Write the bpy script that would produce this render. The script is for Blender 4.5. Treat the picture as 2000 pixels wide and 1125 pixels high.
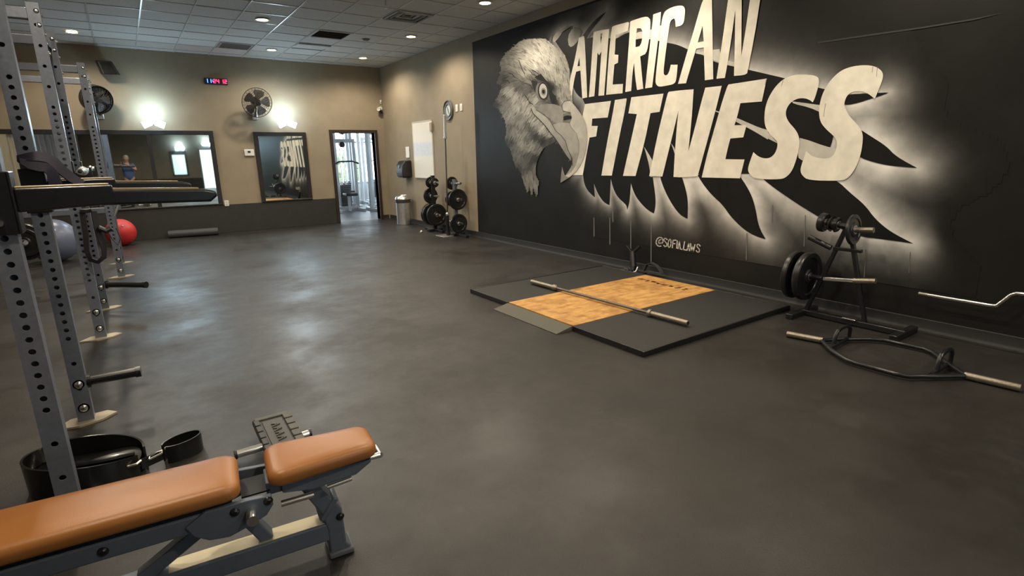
import bpy, bmesh, math, random
import numpy as np
from mathutils import Vector, Matrix
from mathutils.geometry import tessellate_polygon

# ------------------------------------------------------------------ scene, camera, world, exposure
S = bpy.context.scene
for o in list(bpy.data.objects):
    bpy.data.objects.remove(o)
C = S.collection

F_PX, YAW, PITCH, ROLL, EYE = 1057.373, 0.6072219, 0.2409640, -0.0186655, 1.515
RT0 = Vector((math.cos(YAW), -math.sin(YAW), 0))
FW = Vector((math.sin(YAW)*math.cos(PITCH), math.cos(YAW)*math.cos(PITCH), -math.sin(PITCH)))
UP0 = RT0.cross(FW)
RT = RT0*math.cos(ROLL) + UP0*math.sin(ROLL)
UP = -RT0*math.sin(ROLL) + UP0*math.cos(ROLL)
cam_data = bpy.data.cameras.new('camera')
cam_data.sensor_width = 36.0
cam_data.lens = 36.0*F_PX/2000.0
cam_data.clip_start = 0.05
cam = bpy.data.objects.new('camera', cam_data)
C.objects.link(cam)
m = Matrix.Identity(4)
for i in range(3):
    m[i][0], m[i][1], m[i][2] = RT[i], UP[i], -FW[i]
m[2][3] = EYE
cam.matrix_world = m
S.camera = cam

world = bpy.data.worlds.new('daylight')
S.world = world
world.use_nodes = True
world.node_tree.nodes['Background'].inputs[0].default_value = (0.80, 0.92, 1.0, 1)
world.node_tree.nodes['Background'].inputs[1].default_value = 3.4

S.view_settings.view_transform = 'Standard'
S.view_settings.look = 'None'
S.view_settings.gamma = 1.0
S.view_settings.use_curve_mapping = False
S.view_settings.exposure = 1.35
S.cycles.max_bounces = 8
S.cycles.diffuse_bounces = 4
S.cycles.glossy_bounces = 4
S.cycles.sample_clamp_indirect = 6.0
S.cycles.use_denoising = True

WARM = (1.0, 0.875, 0.69)
COOL = (0.58, 0.83, 1.0)
SPOT_W = 58.0
LED_STRENGTH = 64.0

# room, metres. x along the back wall, y along the mural wall, z up; the lens stands over the origin
XL, XR, YB, YF, ZC = -2.3, 5.364, 13.08, -9.2, 3.58

def wallpt(px, py, x=XR):
    "point of the mural wall seen at a place of the photograph, as (y, z)"
    d = FW + RT*((px-1000)/F_PX) - UP*((py-562.5)/F_PX)
    t = x/d.x
    return (d.y*t, EYE + d.z*t)

# ------------------------------------------------------------------ materials
MATS = {}
def mat(name, col, rough=0.5, metal=0.0, var=0.0, scale=20.0, bump=0.0, bscale=200.0, emit=0.0, ecol=None, coat=0.0, rvar=0.0, spec=0.5, stretch=None):
    if name in MATS: return MATS[name]
    M = bpy.data.materials.new(name); M.use_nodes = True
    nt = M.node_tree; P = nt.nodes['Principled BSDF']
    P.inputs['Base Color'].default_value = (*col, 1)
    P.inputs['Roughness'].default_value = rough
    P.inputs['Metallic'].default_value = metal
    P.inputs['Specular IOR Level'].default_value = spec
    if coat: P.inputs['Coat Weight'].default_value = coat
    if emit:
        P.inputs['Emission Color'].default_value = (*(ecol or col), 1)
        P.inputs['Emission Strength'].default_value = emit
    tc = None
    def coords():
        nonlocal tc
        if tc is None:
            tc = nt.nodes.new('ShaderNodeTexCoord')
        if stretch:
            mp = nt.nodes.new('ShaderNodeMapping'); mp.inputs['Scale'].default_value = stretch
            nt.links.new(tc.outputs['Object'], mp.inputs['Vector']); return mp.outputs['Vector']
        return tc.outputs['Object']
    if var or rvar:
        n = nt.nodes.new('ShaderNodeTexNoise'); n.inputs['Scale'].default_value = scale; n.inputs['Detail'].default_value = 6
        nt.links.new(coords(), n.inputs['Vector'])
        if var:
            r = nt.nodes.new('ShaderNodeValToRGB')
            r.color_ramp.elements[0].position = 0.3; r.color_ramp.elements[1].position = 0.7
            r.color_ramp.elements[0].color = (*[c*(1-var) for c in col], 1)
            r.color_ramp.elements[1].color = (*[min(1, c*(1+var)) for c in col], 1)
            nt.links.new(n.outputs['Fac'], r.inputs['Fac']); nt.links.new(r.outputs['Color'], P.inputs['Base Color'])
        if rvar:
            mr = nt.nodes.new('ShaderNodeMapRange'); mr.inputs[1].default_value = 0.3; mr.inputs[2].default_value = 0.7
            mr.inputs[3].default_value = max(0.02, rough-rvar); mr.inputs[4].default_value = min(1, rough+rvar)
            nt.links.new(n.outputs['Fac'], mr.inputs[0]); nt.links.new(mr.outputs[0], P.inputs['Roughness'])
    if bump:
        nb = nt.nodes.new('ShaderNodeTexNoise'); nb.inputs['Scale'].default_value = bscale; nb.inputs['Detail'].default_value = 3
        nt.links.new(coords(), nb.inputs['Vector'])
        b = nt.nodes.new('ShaderNodeBump'); b.inputs['Strength'].default_value = bump; b.inputs['Distance'].default_value = 0.004
        nt.links.new(nb.outputs['Fac'], b.inputs['Height']); nt.links.new(b.outputs['Normal'], P.inputs['Normal'])
    MATS[name] = M
    return M

def painted(name, rough=0.5):
    "paint whose colour is laid on vertex by vertex"
    if name in MATS: return MATS[name]
    M = bpy.data.materials.new(name); M.use_nodes = True
    nt = M.node_tree; P = nt.nodes['Principled BSDF']; P.inputs['Roughness'].default_value = rough
    P.inputs['Specular IOR Level'].default_value = 0.18
    a = nt.nodes.new('ShaderNodeAttribute'); a.attribute_name = 'paint'
    n = nt.nodes.new('ShaderNodeTexNoise'); n.inputs['Scale'].default_value = 9; n.inputs['Detail'].default_value = 7
    tc = nt.nodes.new('ShaderNodeTexCoord'); nt.links.new(tc.outputs['Object'], n.inputs['Vector'])
    mr = nt.nodes.new('ShaderNodeMapRange'); mr.inputs[1].default_value = .25; mr.inputs[2].default_value = .75; mr.inputs[3].default_value = .82; mr.inputs[4].default_value = 1.12
    nt.links.new(n.outputs['Fac'], mr.inputs[0])
    mx = nt.nodes.new('ShaderNodeVectorMath'); mx.operation = 'SCALE'
    nt.links.new(a.outputs['Color'], mx.inputs[0]); nt.links.new(mr.outputs[0], mx.inputs['Scale'])
    nt.links.new(mx.outputs[0], P.inputs['Base Color'])
    MATS[name] = M
    return M

WALL = mat('beige wall paint', (0.275, 0.225, 0.157), 0.75, var=0.08, scale=3, bump=0.15, bscale=120)
DARKWALL = mat('dark wainscot paint', (0.026, 0.025, 0.022), 0.55, var=0.15, scale=6, bump=0.1, bscale=90)
RUBBER_BASE = mat('black rubber baseboard', (0.015, 0.015, 0.016), 0.65)
TILE = mat('ceiling tile', (0.52, 0.52, 0.505), 0.9, var=0.10, scale=60, bump=0.4, bscale=160)
TBAR = mat('ceiling grid bar', (0.45, 0.45, 0.44), 0.3)
WHITE = mat('white plastic', (0.72, 0.70, 0.64), 0.45)
BLACKP = mat('black plastic', (0.016, 0.016, 0.017), 0.4)
BLACKM = mat('black powder coated steel', (0.011, 0.011, 0.013), 0.30, var=0.2, scale=40)
GREYM = mat('grey powder coated steel', (0.150, 0.165, 0.200), 0.40, metal=0.25, var=0.08, scale=50, rvar=0.08)
BENCHM = mat('slate grey frame paint', (0.125, 0.150, 0.190), 0.4, metal=0.2, var=0.06, scale=40)
CHROME = mat('chrome', (0.80, 0.79, 0.76), 0.24, metal=1.0)
STEEL = mat('brushed steel', (0.68, 0.67, 0.65), 0.38, metal=1.0, var=0.1, scale=30)
WORN = mat('worn bar steel', (0.30, 0.26, 0.21), 0.42, metal=0.85, var=0.2, scale=80)
PLATE_RUB = mat('black weight rubber', (0.012, 0.012, 0.013), 0.32, var=0.2, scale=30)
LEATHER = mat('tan vinyl upholstery', (0.345, 0.134, 0.033), 0.36, var=0.07, scale=5, bump=0.12, bscale=450, rvar=0.05)
BROWN = mat('dark brown door frame paint', (0.030, 0.019, 0.015), 0.4)
MIRROR = mat('mirror glass', (0.80, 0.84, 0.83), 0.02, metal=1.0)

# ------------------------------------------------------------------ mesh builder
ORIGIN = {}
class MB:
    def __init__(s, T=None):
        s.v = []; s.f = []; s.T = T
    def add(s, vs, fs):
        n = len(s.v)
        for p in vs:
            p = Vector(p)
            if s.T is not None: p = s.T @ p
            s.v.append(p)
        s.f += [tuple(n+i for i in f) for f in fs]
        return s
    def box(s, c, d, rz=0.0, R=None):
        c = Vector(c); h = [x/2 for x in d]
        Q = R if R is not None else Matrix.Rotation(rz, 3, 'Z')
        vs = [c + Q @ Vector((sx*h[0], sy*h[1], sz*h[2])) for sz in (-1, 1) for sx, sy in ((-1,-1),(1,-1),(1,1),(-1,1))]
        return s.add(vs, [(3,2,1,0),(4,5,6,7),(0,1,5,4),(1,2,6,5),(2,3,7,6),(3,0,4,7)])
    def span(s, a, b):
        return s.box([(a[i]+b[i])/2 for i in range(3)], [abs(b[i]-a[i]) for i in range(3)])
    def beam(s, p0, p1, w, h, up=(0,0,1)):
        p0 = Vector(p0); p1 = Vector(p1); d = (p1-p0).normalized(); up = Vector(up)
        if abs(d.dot(up)) > .98: up = Vector((1,0,0))
        x = d.cross(up).normalized(); z = x.cross(d)
        vs = [p + x*sx*w/2 + z*sz*h/2 for p in (p0, p1) for sx, sz in ((-1,-1),(1,-1),(1,1),(-1,1))]
        return s.add(vs, [(0,1,2,3),(7,6,5,4),(0,4,5,1),(1,5,6,2),(2,6,7,3),(3,7,4,0)])
    def tube(s, pts, r, n=10, caps=True):
        pts = [Vector(p) for p in pts]; rs = r if isinstance(r, (list, tuple)) else [r]*len(pts)
        t = (pts[1]-pts[0]).normalized(); a = Vector((0,0,1)) if abs(t.z) < .9 else Vector((1,0,0))
        x = t.cross(a).normalized(); vs = []; fs = []
        for i, p in enumerate(pts):
            if i == 0: t = pts[1]-pts[0]
            elif i == len(pts)-1: t = pts[-1]-pts[-2]
            else: t = (pts[i+1]-p).normalized() + (p-pts[i-1]).normalized()
            t.normalize(); x = (x - t*x.dot(t)).normalized(); y = t.cross(x)
            vs += [p + (x*math.cos(k*2*math.pi/n) + y*math.sin(k*2*math.pi/n))*rs[i] for k in range(n)]
        for i in range(len(pts)-1):
            fs += [(i*n+k, i*n+(k+1) % n, (i+1)*n+(k+1) % n, (i+1)*n+k) for k in range(n)]
        if caps: fs += [tuple(range(n-1, -1, -1)), tuple(range((len(pts)-1)*n, len(pts)*n))]
        return s.add(vs, fs)
    def cyl(s, p0, p1, r, r1=None, n=20):
        return s.tube([p0, p1], [r, r if r1 is None else r1], n)
    def lathe(s, prof, c=(0,0,0), axis=(0,0,1), n=28):
        a = Vector(axis).normalized(); b = Vector((0,0,1)) if abs(a.z) < .9 else Vector((1,0,0))
        x = a.cross(b).normalized(); y = a.cross(x); c = Vector(c); vs = []; fs = []
        for r, z in prof:
            vs += [c + a*z + (x*math.cos(k*2*math.pi/n) + y*math.sin(k*2*math.pi/n))*max(r, 1e-5) for k in range(n)]
        for i in range(len(prof)-1):
            fs += [(i*n+k, i*n+(k+1) % n, (i+1)*n+(k+1) % n, (i+1)*n+k) for k in range(n)]
        return s.add(vs, fs)
    def ball(s, c, r, n=24):
        rr = r if isinstance(r, (list, tuple)) else (r, r, r); c = Vector(c); vs = []; fs = []; k = n//2
        for i in range(k+1):
            for j in range(n):
                th = math.pi*i/k; ph = 2*math.pi*j/n
                vs.append(c + Vector((rr[0]*math.sin(th)*math.cos(ph), rr[1]*math.sin(th)*math.sin(ph), rr[2]*math.cos(th))))
        for i in range(k):
            fs += [(i*n+j, (i+1)*n+j, (i+1)*n+(j+1) % n, i*n+(j+1) % n) for j in range(n)]
        return s.add(vs, fs)
    def prism(s, pts, dvec):
        "a flat outline of 3-D points pushed along dvec"
        pts = [Vector(p) for p in pts]; n = len(pts); d = Vector(dvec)
        fs = [tuple(range(n-1, -1, -1)), tuple(range(n, 2*n))] + [(i, (i+1) % n, n+(i+1) % n, n+i) for i in range(n)]
        return s.add(pts + [p+d for p in pts], fs)
    def ribbon(s, pts, wv, th):
        "a band of thickness th: pts run along its middle, wv is its width vector (one, or one per point)"
        pts = [Vector(p) for p in pts]; W = [Vector(w) for w in wv] if isinstance(wv[0], (tuple, list, Vector)) else [Vector(wv)]*len(pts)
        vs = []; fs = []
        for i, p in enumerate(pts):
            t = pts[min(i+1, len(pts)-1)] - pts[max(i-1, 0)]
            nrm = t.cross(W[i]).normalized()*th/2
            vs += [p-W[i]/2-nrm, p+W[i]/2-nrm, p+W[i]/2+nrm, p-W[i]/2+nrm]
        for i in range(len(pts)-1):
            a = i*4; b = a+4
            fs += [(a+k, a+(k+1) % 4, b+(k+1) % 4, b+k) for k in range(4)]
        e = (len(pts)-1)*4
        fs += [(3,2,1,0), (e, e+1, e+2, e+3)]
        return s.add(vs, fs)
    def build(s, name, material, parent=None, smooth=35, bevel=0.0, seg=2, label=None, cols=None):
        if parent is None:
            lo = [min(p[i] for p in s.v) for i in range(3)]; hi = [max(p[i] for p in s.v) for i in range(3)]
            org = Vector(((lo[0]+hi[0])/2, (lo[1]+hi[1])/2, lo[2]))
        else: org = ORIGIN[parent.name]
        me = bpy.data.meshes.new(name)
        me.from_pydata([p-org for p in s.v], [], s.f)
        b = bmesh.new(); b.from_mesh(me); bmesh.ops.recalc_face_normals(b, faces=b.faces); b.to_mesh(me); b.free()
        if cols is not None:
            at = me.color_attributes.new('paint', 'FLOAT_COLOR', 'POINT')
            at.data.foreach_set('color', np.asarray(cols, dtype=np.float32).ravel())
        if smooth:
            me.polygons.foreach_set('use_smooth', [True]*len(me.polygons))
            me.set_sharp_from_angle(angle=math.radians(smooth))
        me.materials.append(material)
        o = bpy.data.objects.new(name, me); C.objects.link(o)
        if parent is None: o.location = org
        else: o.parent = parent
        ORIGIN[o.name] = org
        if bevel:
            bv = o.modifiers.new('edge', 'BEVEL'); bv.width = bevel; bv.segments = seg; bv.limit_method = 'ANGLE'; bv.angle_limit = math.radians(40)
        if label: o['label'] = label
        return o

def thing(name, label, cat, loc=(0,0,0), group=None):
    o = bpy.data.objects.new(name, None); C.objects.link(o); o.location = loc; o.empty_display_size = .1
    ORIGIN[o.name] = Vector(loc); o['label'] = label; o['category'] = cat
    if group: o['group'] = group
    return o
def tag(o, label, cat, group=None):
    o['label'] = label; o['category'] = cat
    if group: o['group'] = group
    return o
def struct(o, label=None, cat=None):
    o['kind'] = 'structure'
    if label: o['label'] = label
    if cat: o['category'] = cat
    return o
def lamp(name, kind, loc, parent, power, col, aim=(0,0,-1), **kw):
    d = bpy.data.lights.new(name, kind); d.energy = power; d.color = col
    for k, v in kw.items(): setattr(d, k, v)
    o = bpy.data.objects.new(name, d); C.objects.link(o)
    org = ORIGIN[parent.name]; o.parent = parent; o.location = Vector(loc)-org
    o.rotation_euler = Vector(aim).to_track_quat('-Z', 'Y').to_euler()
    return o

# ------------------------------------------------------------------ floor, walls, ceiling
def floor_material():
    M = bpy.data.materials.new('speckled rubber floor'); M.use_nodes = True
    nt = M.node_tree; P = nt.nodes['Principled BSDF']; N = nt.nodes.new; L = nt.links.new
    g = N('ShaderNodeNewGeometry')
    def noise(sc, det, rough=.55, vec=None):
        n = N('ShaderNodeTexNoise'); n.inputs['Scale'].default_value = sc; n.inputs['Detail'].default_value = det; n.inputs['Roughness'].default_value = rough
        L(vec or g.outputs['Position'], n.inputs['Vector']); return n.outputs['Fac']
    def ramp(fac, stops):
        r = N('ShaderNodeValToRGB'); L(fac, r.inputs['Fac'])
        while len(r.color_ramp.elements) < len(stops): r.color_ramp.elements.new(.5)
        for e, (p, c) in zip(r.color_ramp.elements, stops): e.position = p; e.color = (*c, 1)
        return r.outputs['Color']
    base = ramp(noise(1.1, 6, .6), [(0.32, (0.0130, 0.0112, 0.0098)), (0.72, (0.0232, 0.0204, 0.0180))])
    speck = ramp(noise(190, 2), [(0.60, (0, 0, 0)), (0.72, (0.020, 0.0185, 0.017))])
    dust = ramp(noise(2.6, 8, .7), [(0.54, (0, 0, 0)), (0.80, (0.016, 0.0158, 0.0155))])
    a1 = N('ShaderNodeVectorMath'); L(base, a1.inputs[0]); L(speck, a1.inputs[1])
    a2 = N('ShaderNodeVectorMath'); L(a1.outputs[0], a2.inputs[0]); L(dust, a2.inputs[1])
    L(a2.outputs[0], P.inputs['Base Color'])
    mr = N('ShaderNodeMapRange'); L(noise(.75, 9, .68), mr.inputs[0])
    mr.inputs[1].default_value = .38; mr.inputs[2].default_value = .62; mr.inputs[3].default_value = .36; mr.inputs[4].default_value = .62
    L(mr.outputs[0], P.inputs['Roughness'])
    P.inputs['Specular IOR Level'].default_value = 0.5
    b = N('ShaderNodeBump'); b.inputs['Strength'].default_value = .22; b.inputs['Distance'].default_value = .003
    L(noise(150, 3), b.inputs['Height']); L(b.outputs['Normal'], P.inputs['Normal'])
    return M
FLOOR = floor_material()
struct(MB().span((XL-.2, YF-.2, -.1), (XR+.2, YB+.09, 0)).build('floor', FLOOR, smooth=0))

DX0, DX1, DZ = 4.09, 5.105, 2.09          # door opening
wb = MB()
wb.span((XL-.2, YB, 0), (DX0, YB+.18, ZC+.1)); wb.span((DX1, YB, 0), (XR+.2, YB+.18, ZC+.1)); wb.span((DX0, YB, DZ), (DX1, YB+.18, ZC+.1))
struct(wb.build('wall_back', WALL, smooth=0))
struct(MB().span((XR, YF-.2, 0), (XR+.18, YB, ZC+.1)).build('wall_right', WALL, smooth=0))
struct(MB().span((XL-.18, YF-.2, 0), (XL, YB, ZC+.1)).build('wall_left', WALL, smooth=0))
# the far end of the hall, behind the lens, seen only in the mirrors: a window and a doorway to daylight
wf = MB()
for a, b, z0, z1 in ((XL, 2.25, 0, ZC), (2.25, 2.85, 0, .8), (2.25, 2.85, 1.85, ZC), (2.85, 3.6, 0, ZC), (3.6, 4.3, 2.1, ZC), (4.3, XR, 0, ZC)):
    wf.span((a, YF-.18, z0), (b, YF, z1))
struct(wf.build('wall_front', WALL, smooth=0))
struct(MB().span((XL, YF, 0), (3.55, YF+.02, .595)).build('trim_1', DARKWALL, smooth=0))
w2 = struct(MB().span((2.17, YF, .72), (2.93, YF+.04, .8)).span((2.17, YF, 1.85), (2.93, YF+.04, 2.05)).span((2.17, YF, .8), (2.25, YF+.04, 1.85)).span((2.85, YF, .8), (2.93, YF+.04, 1.85)).build('window_1', BLACKP, smooth=0))
GLASSY = mat('window glass', (0.85, 0.95, 0.92), 0.05, spec=0.5)
GLASSY.node_tree.nodes['Principled BSDF'].inputs['Transmission Weight'].default_value = 1.0
MB().span((2.25, YF-.09, .8), (2.85, YF-.085, 1.85)).build('pane', GLASSY, w2, smooth=0)
struct(MB().span((3.54, YF, 0), (3.6, YF+.04, 2.16)).span((4.3, YF, 0), (4.36, YF+.04, 2.16)).span((3.6, YF, 2.1), (4.3, YF+.04, 2.16)).build('door_2', BROWN, smooth=0))
struct(MB().span((XL-2, YF-3.2, -.1), (XR+3, YF-3.0, 2.9)).build('wall_sky_screen', mat('pale render', (.5, .55, .52), .9), smooth=0))  # added wall, dims the bright sky behind the rear doorway and window
struct(MB().span((XL-.2, YF-3.0, -.1), (XR+2, YF-.2, -.0005)).build('floor_outside', mat('pale concrete', (.35, .35, .33), .8), smooth=0))

# dark painted lower wall and rubber baseboards
struct(MB().span((XL, YB-.022, 0), (4.015, YB, .595)).build('trim_2', DARKWALL, smooth=0, bevel=.004))
struct(MB().span((XL, YF, 0), (XL+.022, YB, .595)).build('trim_3', DARKWALL, smooth=0))
def cove(name, p0, p1, nrm):
    n = Vector(nrm); a = Vector(p0); b = Vector(p1)
    prof = [(0, .105), (.007, .100), (.008, .03), (.014, .012), (.024, .002), (.024, 0), (0, 0)]
    o = MB().prism([a + n*d + Vector((0, 0, z)) for d, z in prof], b-a).build(name, RUBBER_BASE, smooth=50)
    return struct(o)
cove('baseboard_right', (XR-.004, YF, 0), (XR-.004, YB-.03, 0), (-1, 0, 0))
cove('baseboard_back', (5.185, YB, 0), (XR-.03, YB, 0), (0, -1, 0))
# door frame
d1 = MB()
d1.span((DX0-.07, YB-.035, 0), (DX0, YB+.2, DZ+.07)); d1.span((DX1, YB-.035, 0), (DX1+.07, YB+.2, DZ+.07)); d1.span((DX0, YB-.035, DZ), (DX1, YB+.2, DZ+.07))
struct(d1.build('door_1', BROWN, smooth=0, bevel=.006))

# ceiling: slab, tiles laid in a grid, grid bars
ceil = struct(MB().span((XL-.18, YF-.2, ZC+.035), (XR+.18, YB+.18, ZC+.1)).build('ceiling', mat('ceiling void', (.10, .10, .10), .9), smooth=0))
GX0, GY0, G = 0.53, 9.75, 0.61
tile_me = None
far = MB(); nt_ = 0
random.seed(3)
skip = {(4, 0), (4, 2), (2, 3)}           # dark return opening, raised tile, flush grille
for i in range(-5, 9):
    for j in range(-32, 6):
        x0, y0 = GX0+i*G, GY0+j*G; x1, y1 = min(x0+G, XR), min(y0+G, YB)
        x0, y0 = max(x0, XL), max(y0, YF)
        if x1-x0 < .05 or y1-y0 < .05: continue
        if (i, j) in skip or (i, j) == (5, -3): continue
        full = x1-x0 > .6 and y1-y0 > .6
        if y0 > 5.2:
            t = MB().span((x0+.007, y0+.007, ZC+.008+random.uniform(-.002, .003)), (x1-.007, y1-.007, ZC+.03))
            o = t.build('ceiling_tile', TILE, ceil, smooth=0)
        else: far.span((x0+.007, y0+.007, ZC+.008), (x1-.007, y1-.007, ZC+.03))
o = far.build('ceiling_tiles_overhead', TILE, ceil, smooth=0); o['kind'] = 'stuff'
i = -5
while GX0+i*G < XR:
    x = GX0+i*G
    if x > XL: MB().span((x-.009, YF, ZC), (x+.009, YB, ZC+.012)).build('grid_bar', TBAR, ceil, smooth=0)
    i += 1
j = -31
while GY0+j*G < YB:
    y = GY0+j*G
    if y > YF: MB().span((XL, y-.008, ZC+.002), (XR, y+.008, ZC+.011)).build('cross_bar', TBAR, ceil, smooth=0)
    j += 1

# ------------------------------------------------------------------ ceiling fittings
GLOW = mat('warm lamp lens', (1, .9, .7), .4, emit=14.0, ecol=(1, .80, .50))
TRIM = mat('lamp trim ring', (.62, .60, .55), .35)
def downlight(x, y, label, group):
    t = thing('recessed_light', label, 'ceiling light', (x, y, ZC-.012), group)
    MB().lathe([(.105, .012), (.105, .004), (.098, 0), (.078, .003), (.072, .02)], (x, y, ZC-.012)).build('trim_ring', TRIM, t)
    MB().lathe([(.0, 0), (.05, .002), (.071, .012), (.071, .02), (0, .02)], (x, y, ZC-.010)).build('lens', GLOW, t)
    lamp('lamp_glow', 'SPOT', (x, y, ZC-.03), t, SPOT_W, WARM, spot_size=math.radians(161), spot_blend=.55, shadow_soft_size=.07)
LG = 'recessed downlights in the tile ceiling'
downlight(-.35, 11.85, 'lit recessed downlight above the dark wall speaker, leftmost in the ceiling', LG)
downlight(2.07, 9.48, 'lit recessed downlight just right of the shiny ceiling grid bars', LG)
downlight(2.70, 11.90, 'lit recessed downlight beside the raised ceiling tile near the back wall', LG)
downlight(4.51, 9.47, 'lit recessed downlight between the square air diffuser and the mural', LG)
downlight(4.53, 11.92, 'lit recessed downlight nearest the back corner over the doorway', LG)
downlight(4.47, 6.96, 'lit recessed downlight at the top edge over the eagle', LG)
OG = 'recessed downlights overhead, outside the picture'
for x, y in ((-.35, 9.4), (2.07, 6.96), (-.35, 6.96), (4.47, 4.5), (2.07, 4.5), (-.35, 4.5), (4.47, 2.0), (2.07, 2.0), (-.35, 2.0), (4.47, -1.0), (1.5, -1.0), (4.2, -5.0), (1.0, -5.0)):
    downlight(x, y, 'recessed ceiling downlight overhead, outside the picture', OG)

GRILLE = mat('grey painted grille', (.22, .22, .21), .5)
x0, y0 = GX0+5*G, GY0-3*G
t = thing('air_diffuser', 'square white ceiling air diffuser with nested louvre rings', 'air vent', (x0+G/2, y0+G/2, ZC-.02))
for k in range(4):
    a = .285-.07*k; z = ZC-.018+.010*k
    mb = MB()
    for sx, sy, w, h in ((0, 1, 2*a, .02), (0, -1, 2*a, .02), (1, 0, .02, 2*a), (-1, 0, .02, 2*a)):
        mb.box((x0+G/2+sx*(a-.01), y0+G/2+sy*(a-.01), z+.008), (w, h, .016))
    mb.build('louvre', TILE if k % 2 == 0 else GRILLE, t, smooth=0)
MB().span((x0+.01, y0+.01, ZC+.028), (x0+G-.01, y0+G-.01, ZC+.034)).build('duct', BLACKP, t, smooth=0)
x0, y0 = GX0+4*G, GY0
t = thing('return_grille', 'black return air opening in the ceiling tiles', 'air vent', (x0+G/2, y0+G/2, ZC-.004))
MB().span((x0+.02, y0+.02, ZC+.024), (x0+G-.02, y0+G-.02, ZC+.033)).build('duct', BLACKP, t, smooth=0)
mb = MB()
for a, b in (((0, 0), (G, .035)), ((0, G-.035), (G, G)), ((0, .035), (.035, G-.035)), ((G-.035, .035), (G, G-.035))):
    mb.span((x0+a[0], y0+a[1], ZC-.004), (x0+b[0], y0+b[1], ZC+.014))
mb.build('frame', TILE, t, smooth=0)
for k in range(11):
    MB().box((x0+G/2, y0+.06+k*.049, ZC+.012), (G-.07, .004, .02), R=Matrix.Rotation(.5, 3, 'X')).build('slat', BLACKP, t, smooth=0)
x0, y0 = GX0+2*G, GY0+3*G
t = thing('ceiling_grille', 'flat grey grille set in the ceiling tiles near the back wall', 'air vent', (x0+G/2, y0+G/2, ZC-.002))
MB().span((x0+.02, y0+.02, ZC-.002), (x0+G-.02, y0+G-.02, ZC+.02)).build('frame', GRILLE, t, smooth=0, bevel=.004)
for k in range(9):
    MB().box((x0+G/2, y0+.08+k*.056, ZC-.006), (G-.12, .012, .008)).build('slat', GRILLE, t, smooth=0)
x0, y0 = GX0+4*G, GY0+2*G
o = MB().box((x0+G/2-.01, y0+G/2-.02, ZC+.004), (G-.02, G-.05, .02), R=Matrix.Rotation(.055, 3, 'X')).build('loose_tile', TILE, None, smooth=0)
tag(o, 'ceiling tile sitting crooked in its grid with a dark gap along the edge', 'ceiling tile')
MB().span((x0+.01, y0+.01, ZC+.03), (x0+G-.01, y0+G-.01, ZC+.034)).build('gap_shade_sheet', BLACKP, ceil, smooth=0)  # black sheet added to darken the shaded gap round the crooked tile
t = thing('sprinkler', 'small grey ceiling sensor right of the black return opening', 'sensor', (3.92, 10.1, ZC-.03))
MB().lathe([(0, 0), (.04, .004), (.055, .015), (.055, .03), (.075, .03), (.075, .04)], (3.92, 10.1, ZC-.03)).build('housing', GRILLE, t)
t = thing('fire_sprinkler', 'thin sprinkler stub hanging from the ceiling at the top edge', 'sprinkler', (3.25, 7.56, ZC-.1))
MB().cyl((3.25, 7.56, ZC-.07), (3.25, 7.56, ZC), .014, n=12).build('pipe', STEEL, t)
MB().lathe([(0, 0), (.03, 0), (.03, .005), (.008, .012), (.008, .04), (.02, .05)], (3.25, 7.56, ZC-.1)).build('deflector', STEEL, t)

# ------------------------------------------------------------------ next room through the doorway
NX0, NX1, NY0, NY1 = 2.6, 9.2, YB+.18, 20.6
PALE = mat('pale wall', (.55, .56, .56), .8)
NF = mat('grey gym floor', (.16, .17, .18), .42, var=.25, scale=1.3)
struct(MB().span((NX0-.1, YB+.09, -.1), (NX1+.1, NY1+.1, 0)).build('floor_next_room', NF, smooth=0))
struct(MB().span((NX0-.1, NY0, 3.2), (NX1+.1, NY1+.1, 3.3)).build('ceiling_next_room', mat('grey ceiling', (.25, .27, .30), .9), smooth=0))
struct(MB().span((NX0-.1, NY0, 0), (NX0, NY1, 3.2)).build('wall_next_left', PALE, smooth=0))
struct(MB().span((XR+.2, YB+.1, 0), (NX1+.1, NY0, 3.2)).build('wall_next_front', PALE, smooth=0))
FRAMEW = mat('window frame grey', (.30, .33, .36), .5)
wn = MB().span((NX0, NY1, 0), (NX1, NY1+.1, .55)).span((NX0, NY1, 2.75), (NX1, NY1+.1, 3.2))
wn2 = MB().span((NX1, NY0, 0), (NX1+.1, NY1, .55)).span((NX1, NY0, 2.75), (NX1+.1, NY1, 3.2))
struct(wn.build('wall_next_back', PALE, smooth=0)); struct(wn2.build('wall_next_right', PALE, smooth=0))
n = 2
for k in range(6):
    xa = NX0+k*1.1; 
    fr = MB().span((xa, NY1+.02, .55), (xa+.09, NY1+.08, 2.75)).span((xa+1.01, NY1+.02, .55), (xa+1.1, NY1+.08, 2.75)).span((xa+.09, NY1+.02, .55), (xa+1.01, NY1+.08, .62)).span((xa+.09, NY1+.02, 2.68), (xa+1.01, NY1+.08, 2.75)).span((xa+.09, NY1+.02, 2.05), (xa+1.01, NY1+.08, 2.11))
    w = struct(fr.build('window_%d' % n, FRAMEW, smooth=0)); n += 1
for k in range(6):
    ya = NY0+.1+k*1.2
    fr = MB().span((NX1+.02, ya, .55), (NX1+.08, ya+.09, 2.75)).span((NX1+.02, ya+1.11, .55), (NX1+.08, ya+1.2, 2.75)).span((NX1+.02, ya+.09, .55), (NX1+.08, ya+1.11, .62)).span((NX1+.02, ya+.09, 2.68), (NX1+.08, ya+1.11, 2.75)).span((NX1+.02, ya+.09, 2.05), (NX1+.08, ya+1.11, 2.11))
    struct(fr.build('window_%d' % n, FRAMEW, smooth=0)); n += 1
struct(MB().span((NX0-3, NY1+.1, -.3), (NX1+14, NY1+14, -.2)).build('ground_outside', mat('sunlit paving', (.42, .42, .38), .9), smooth=0))
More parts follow.
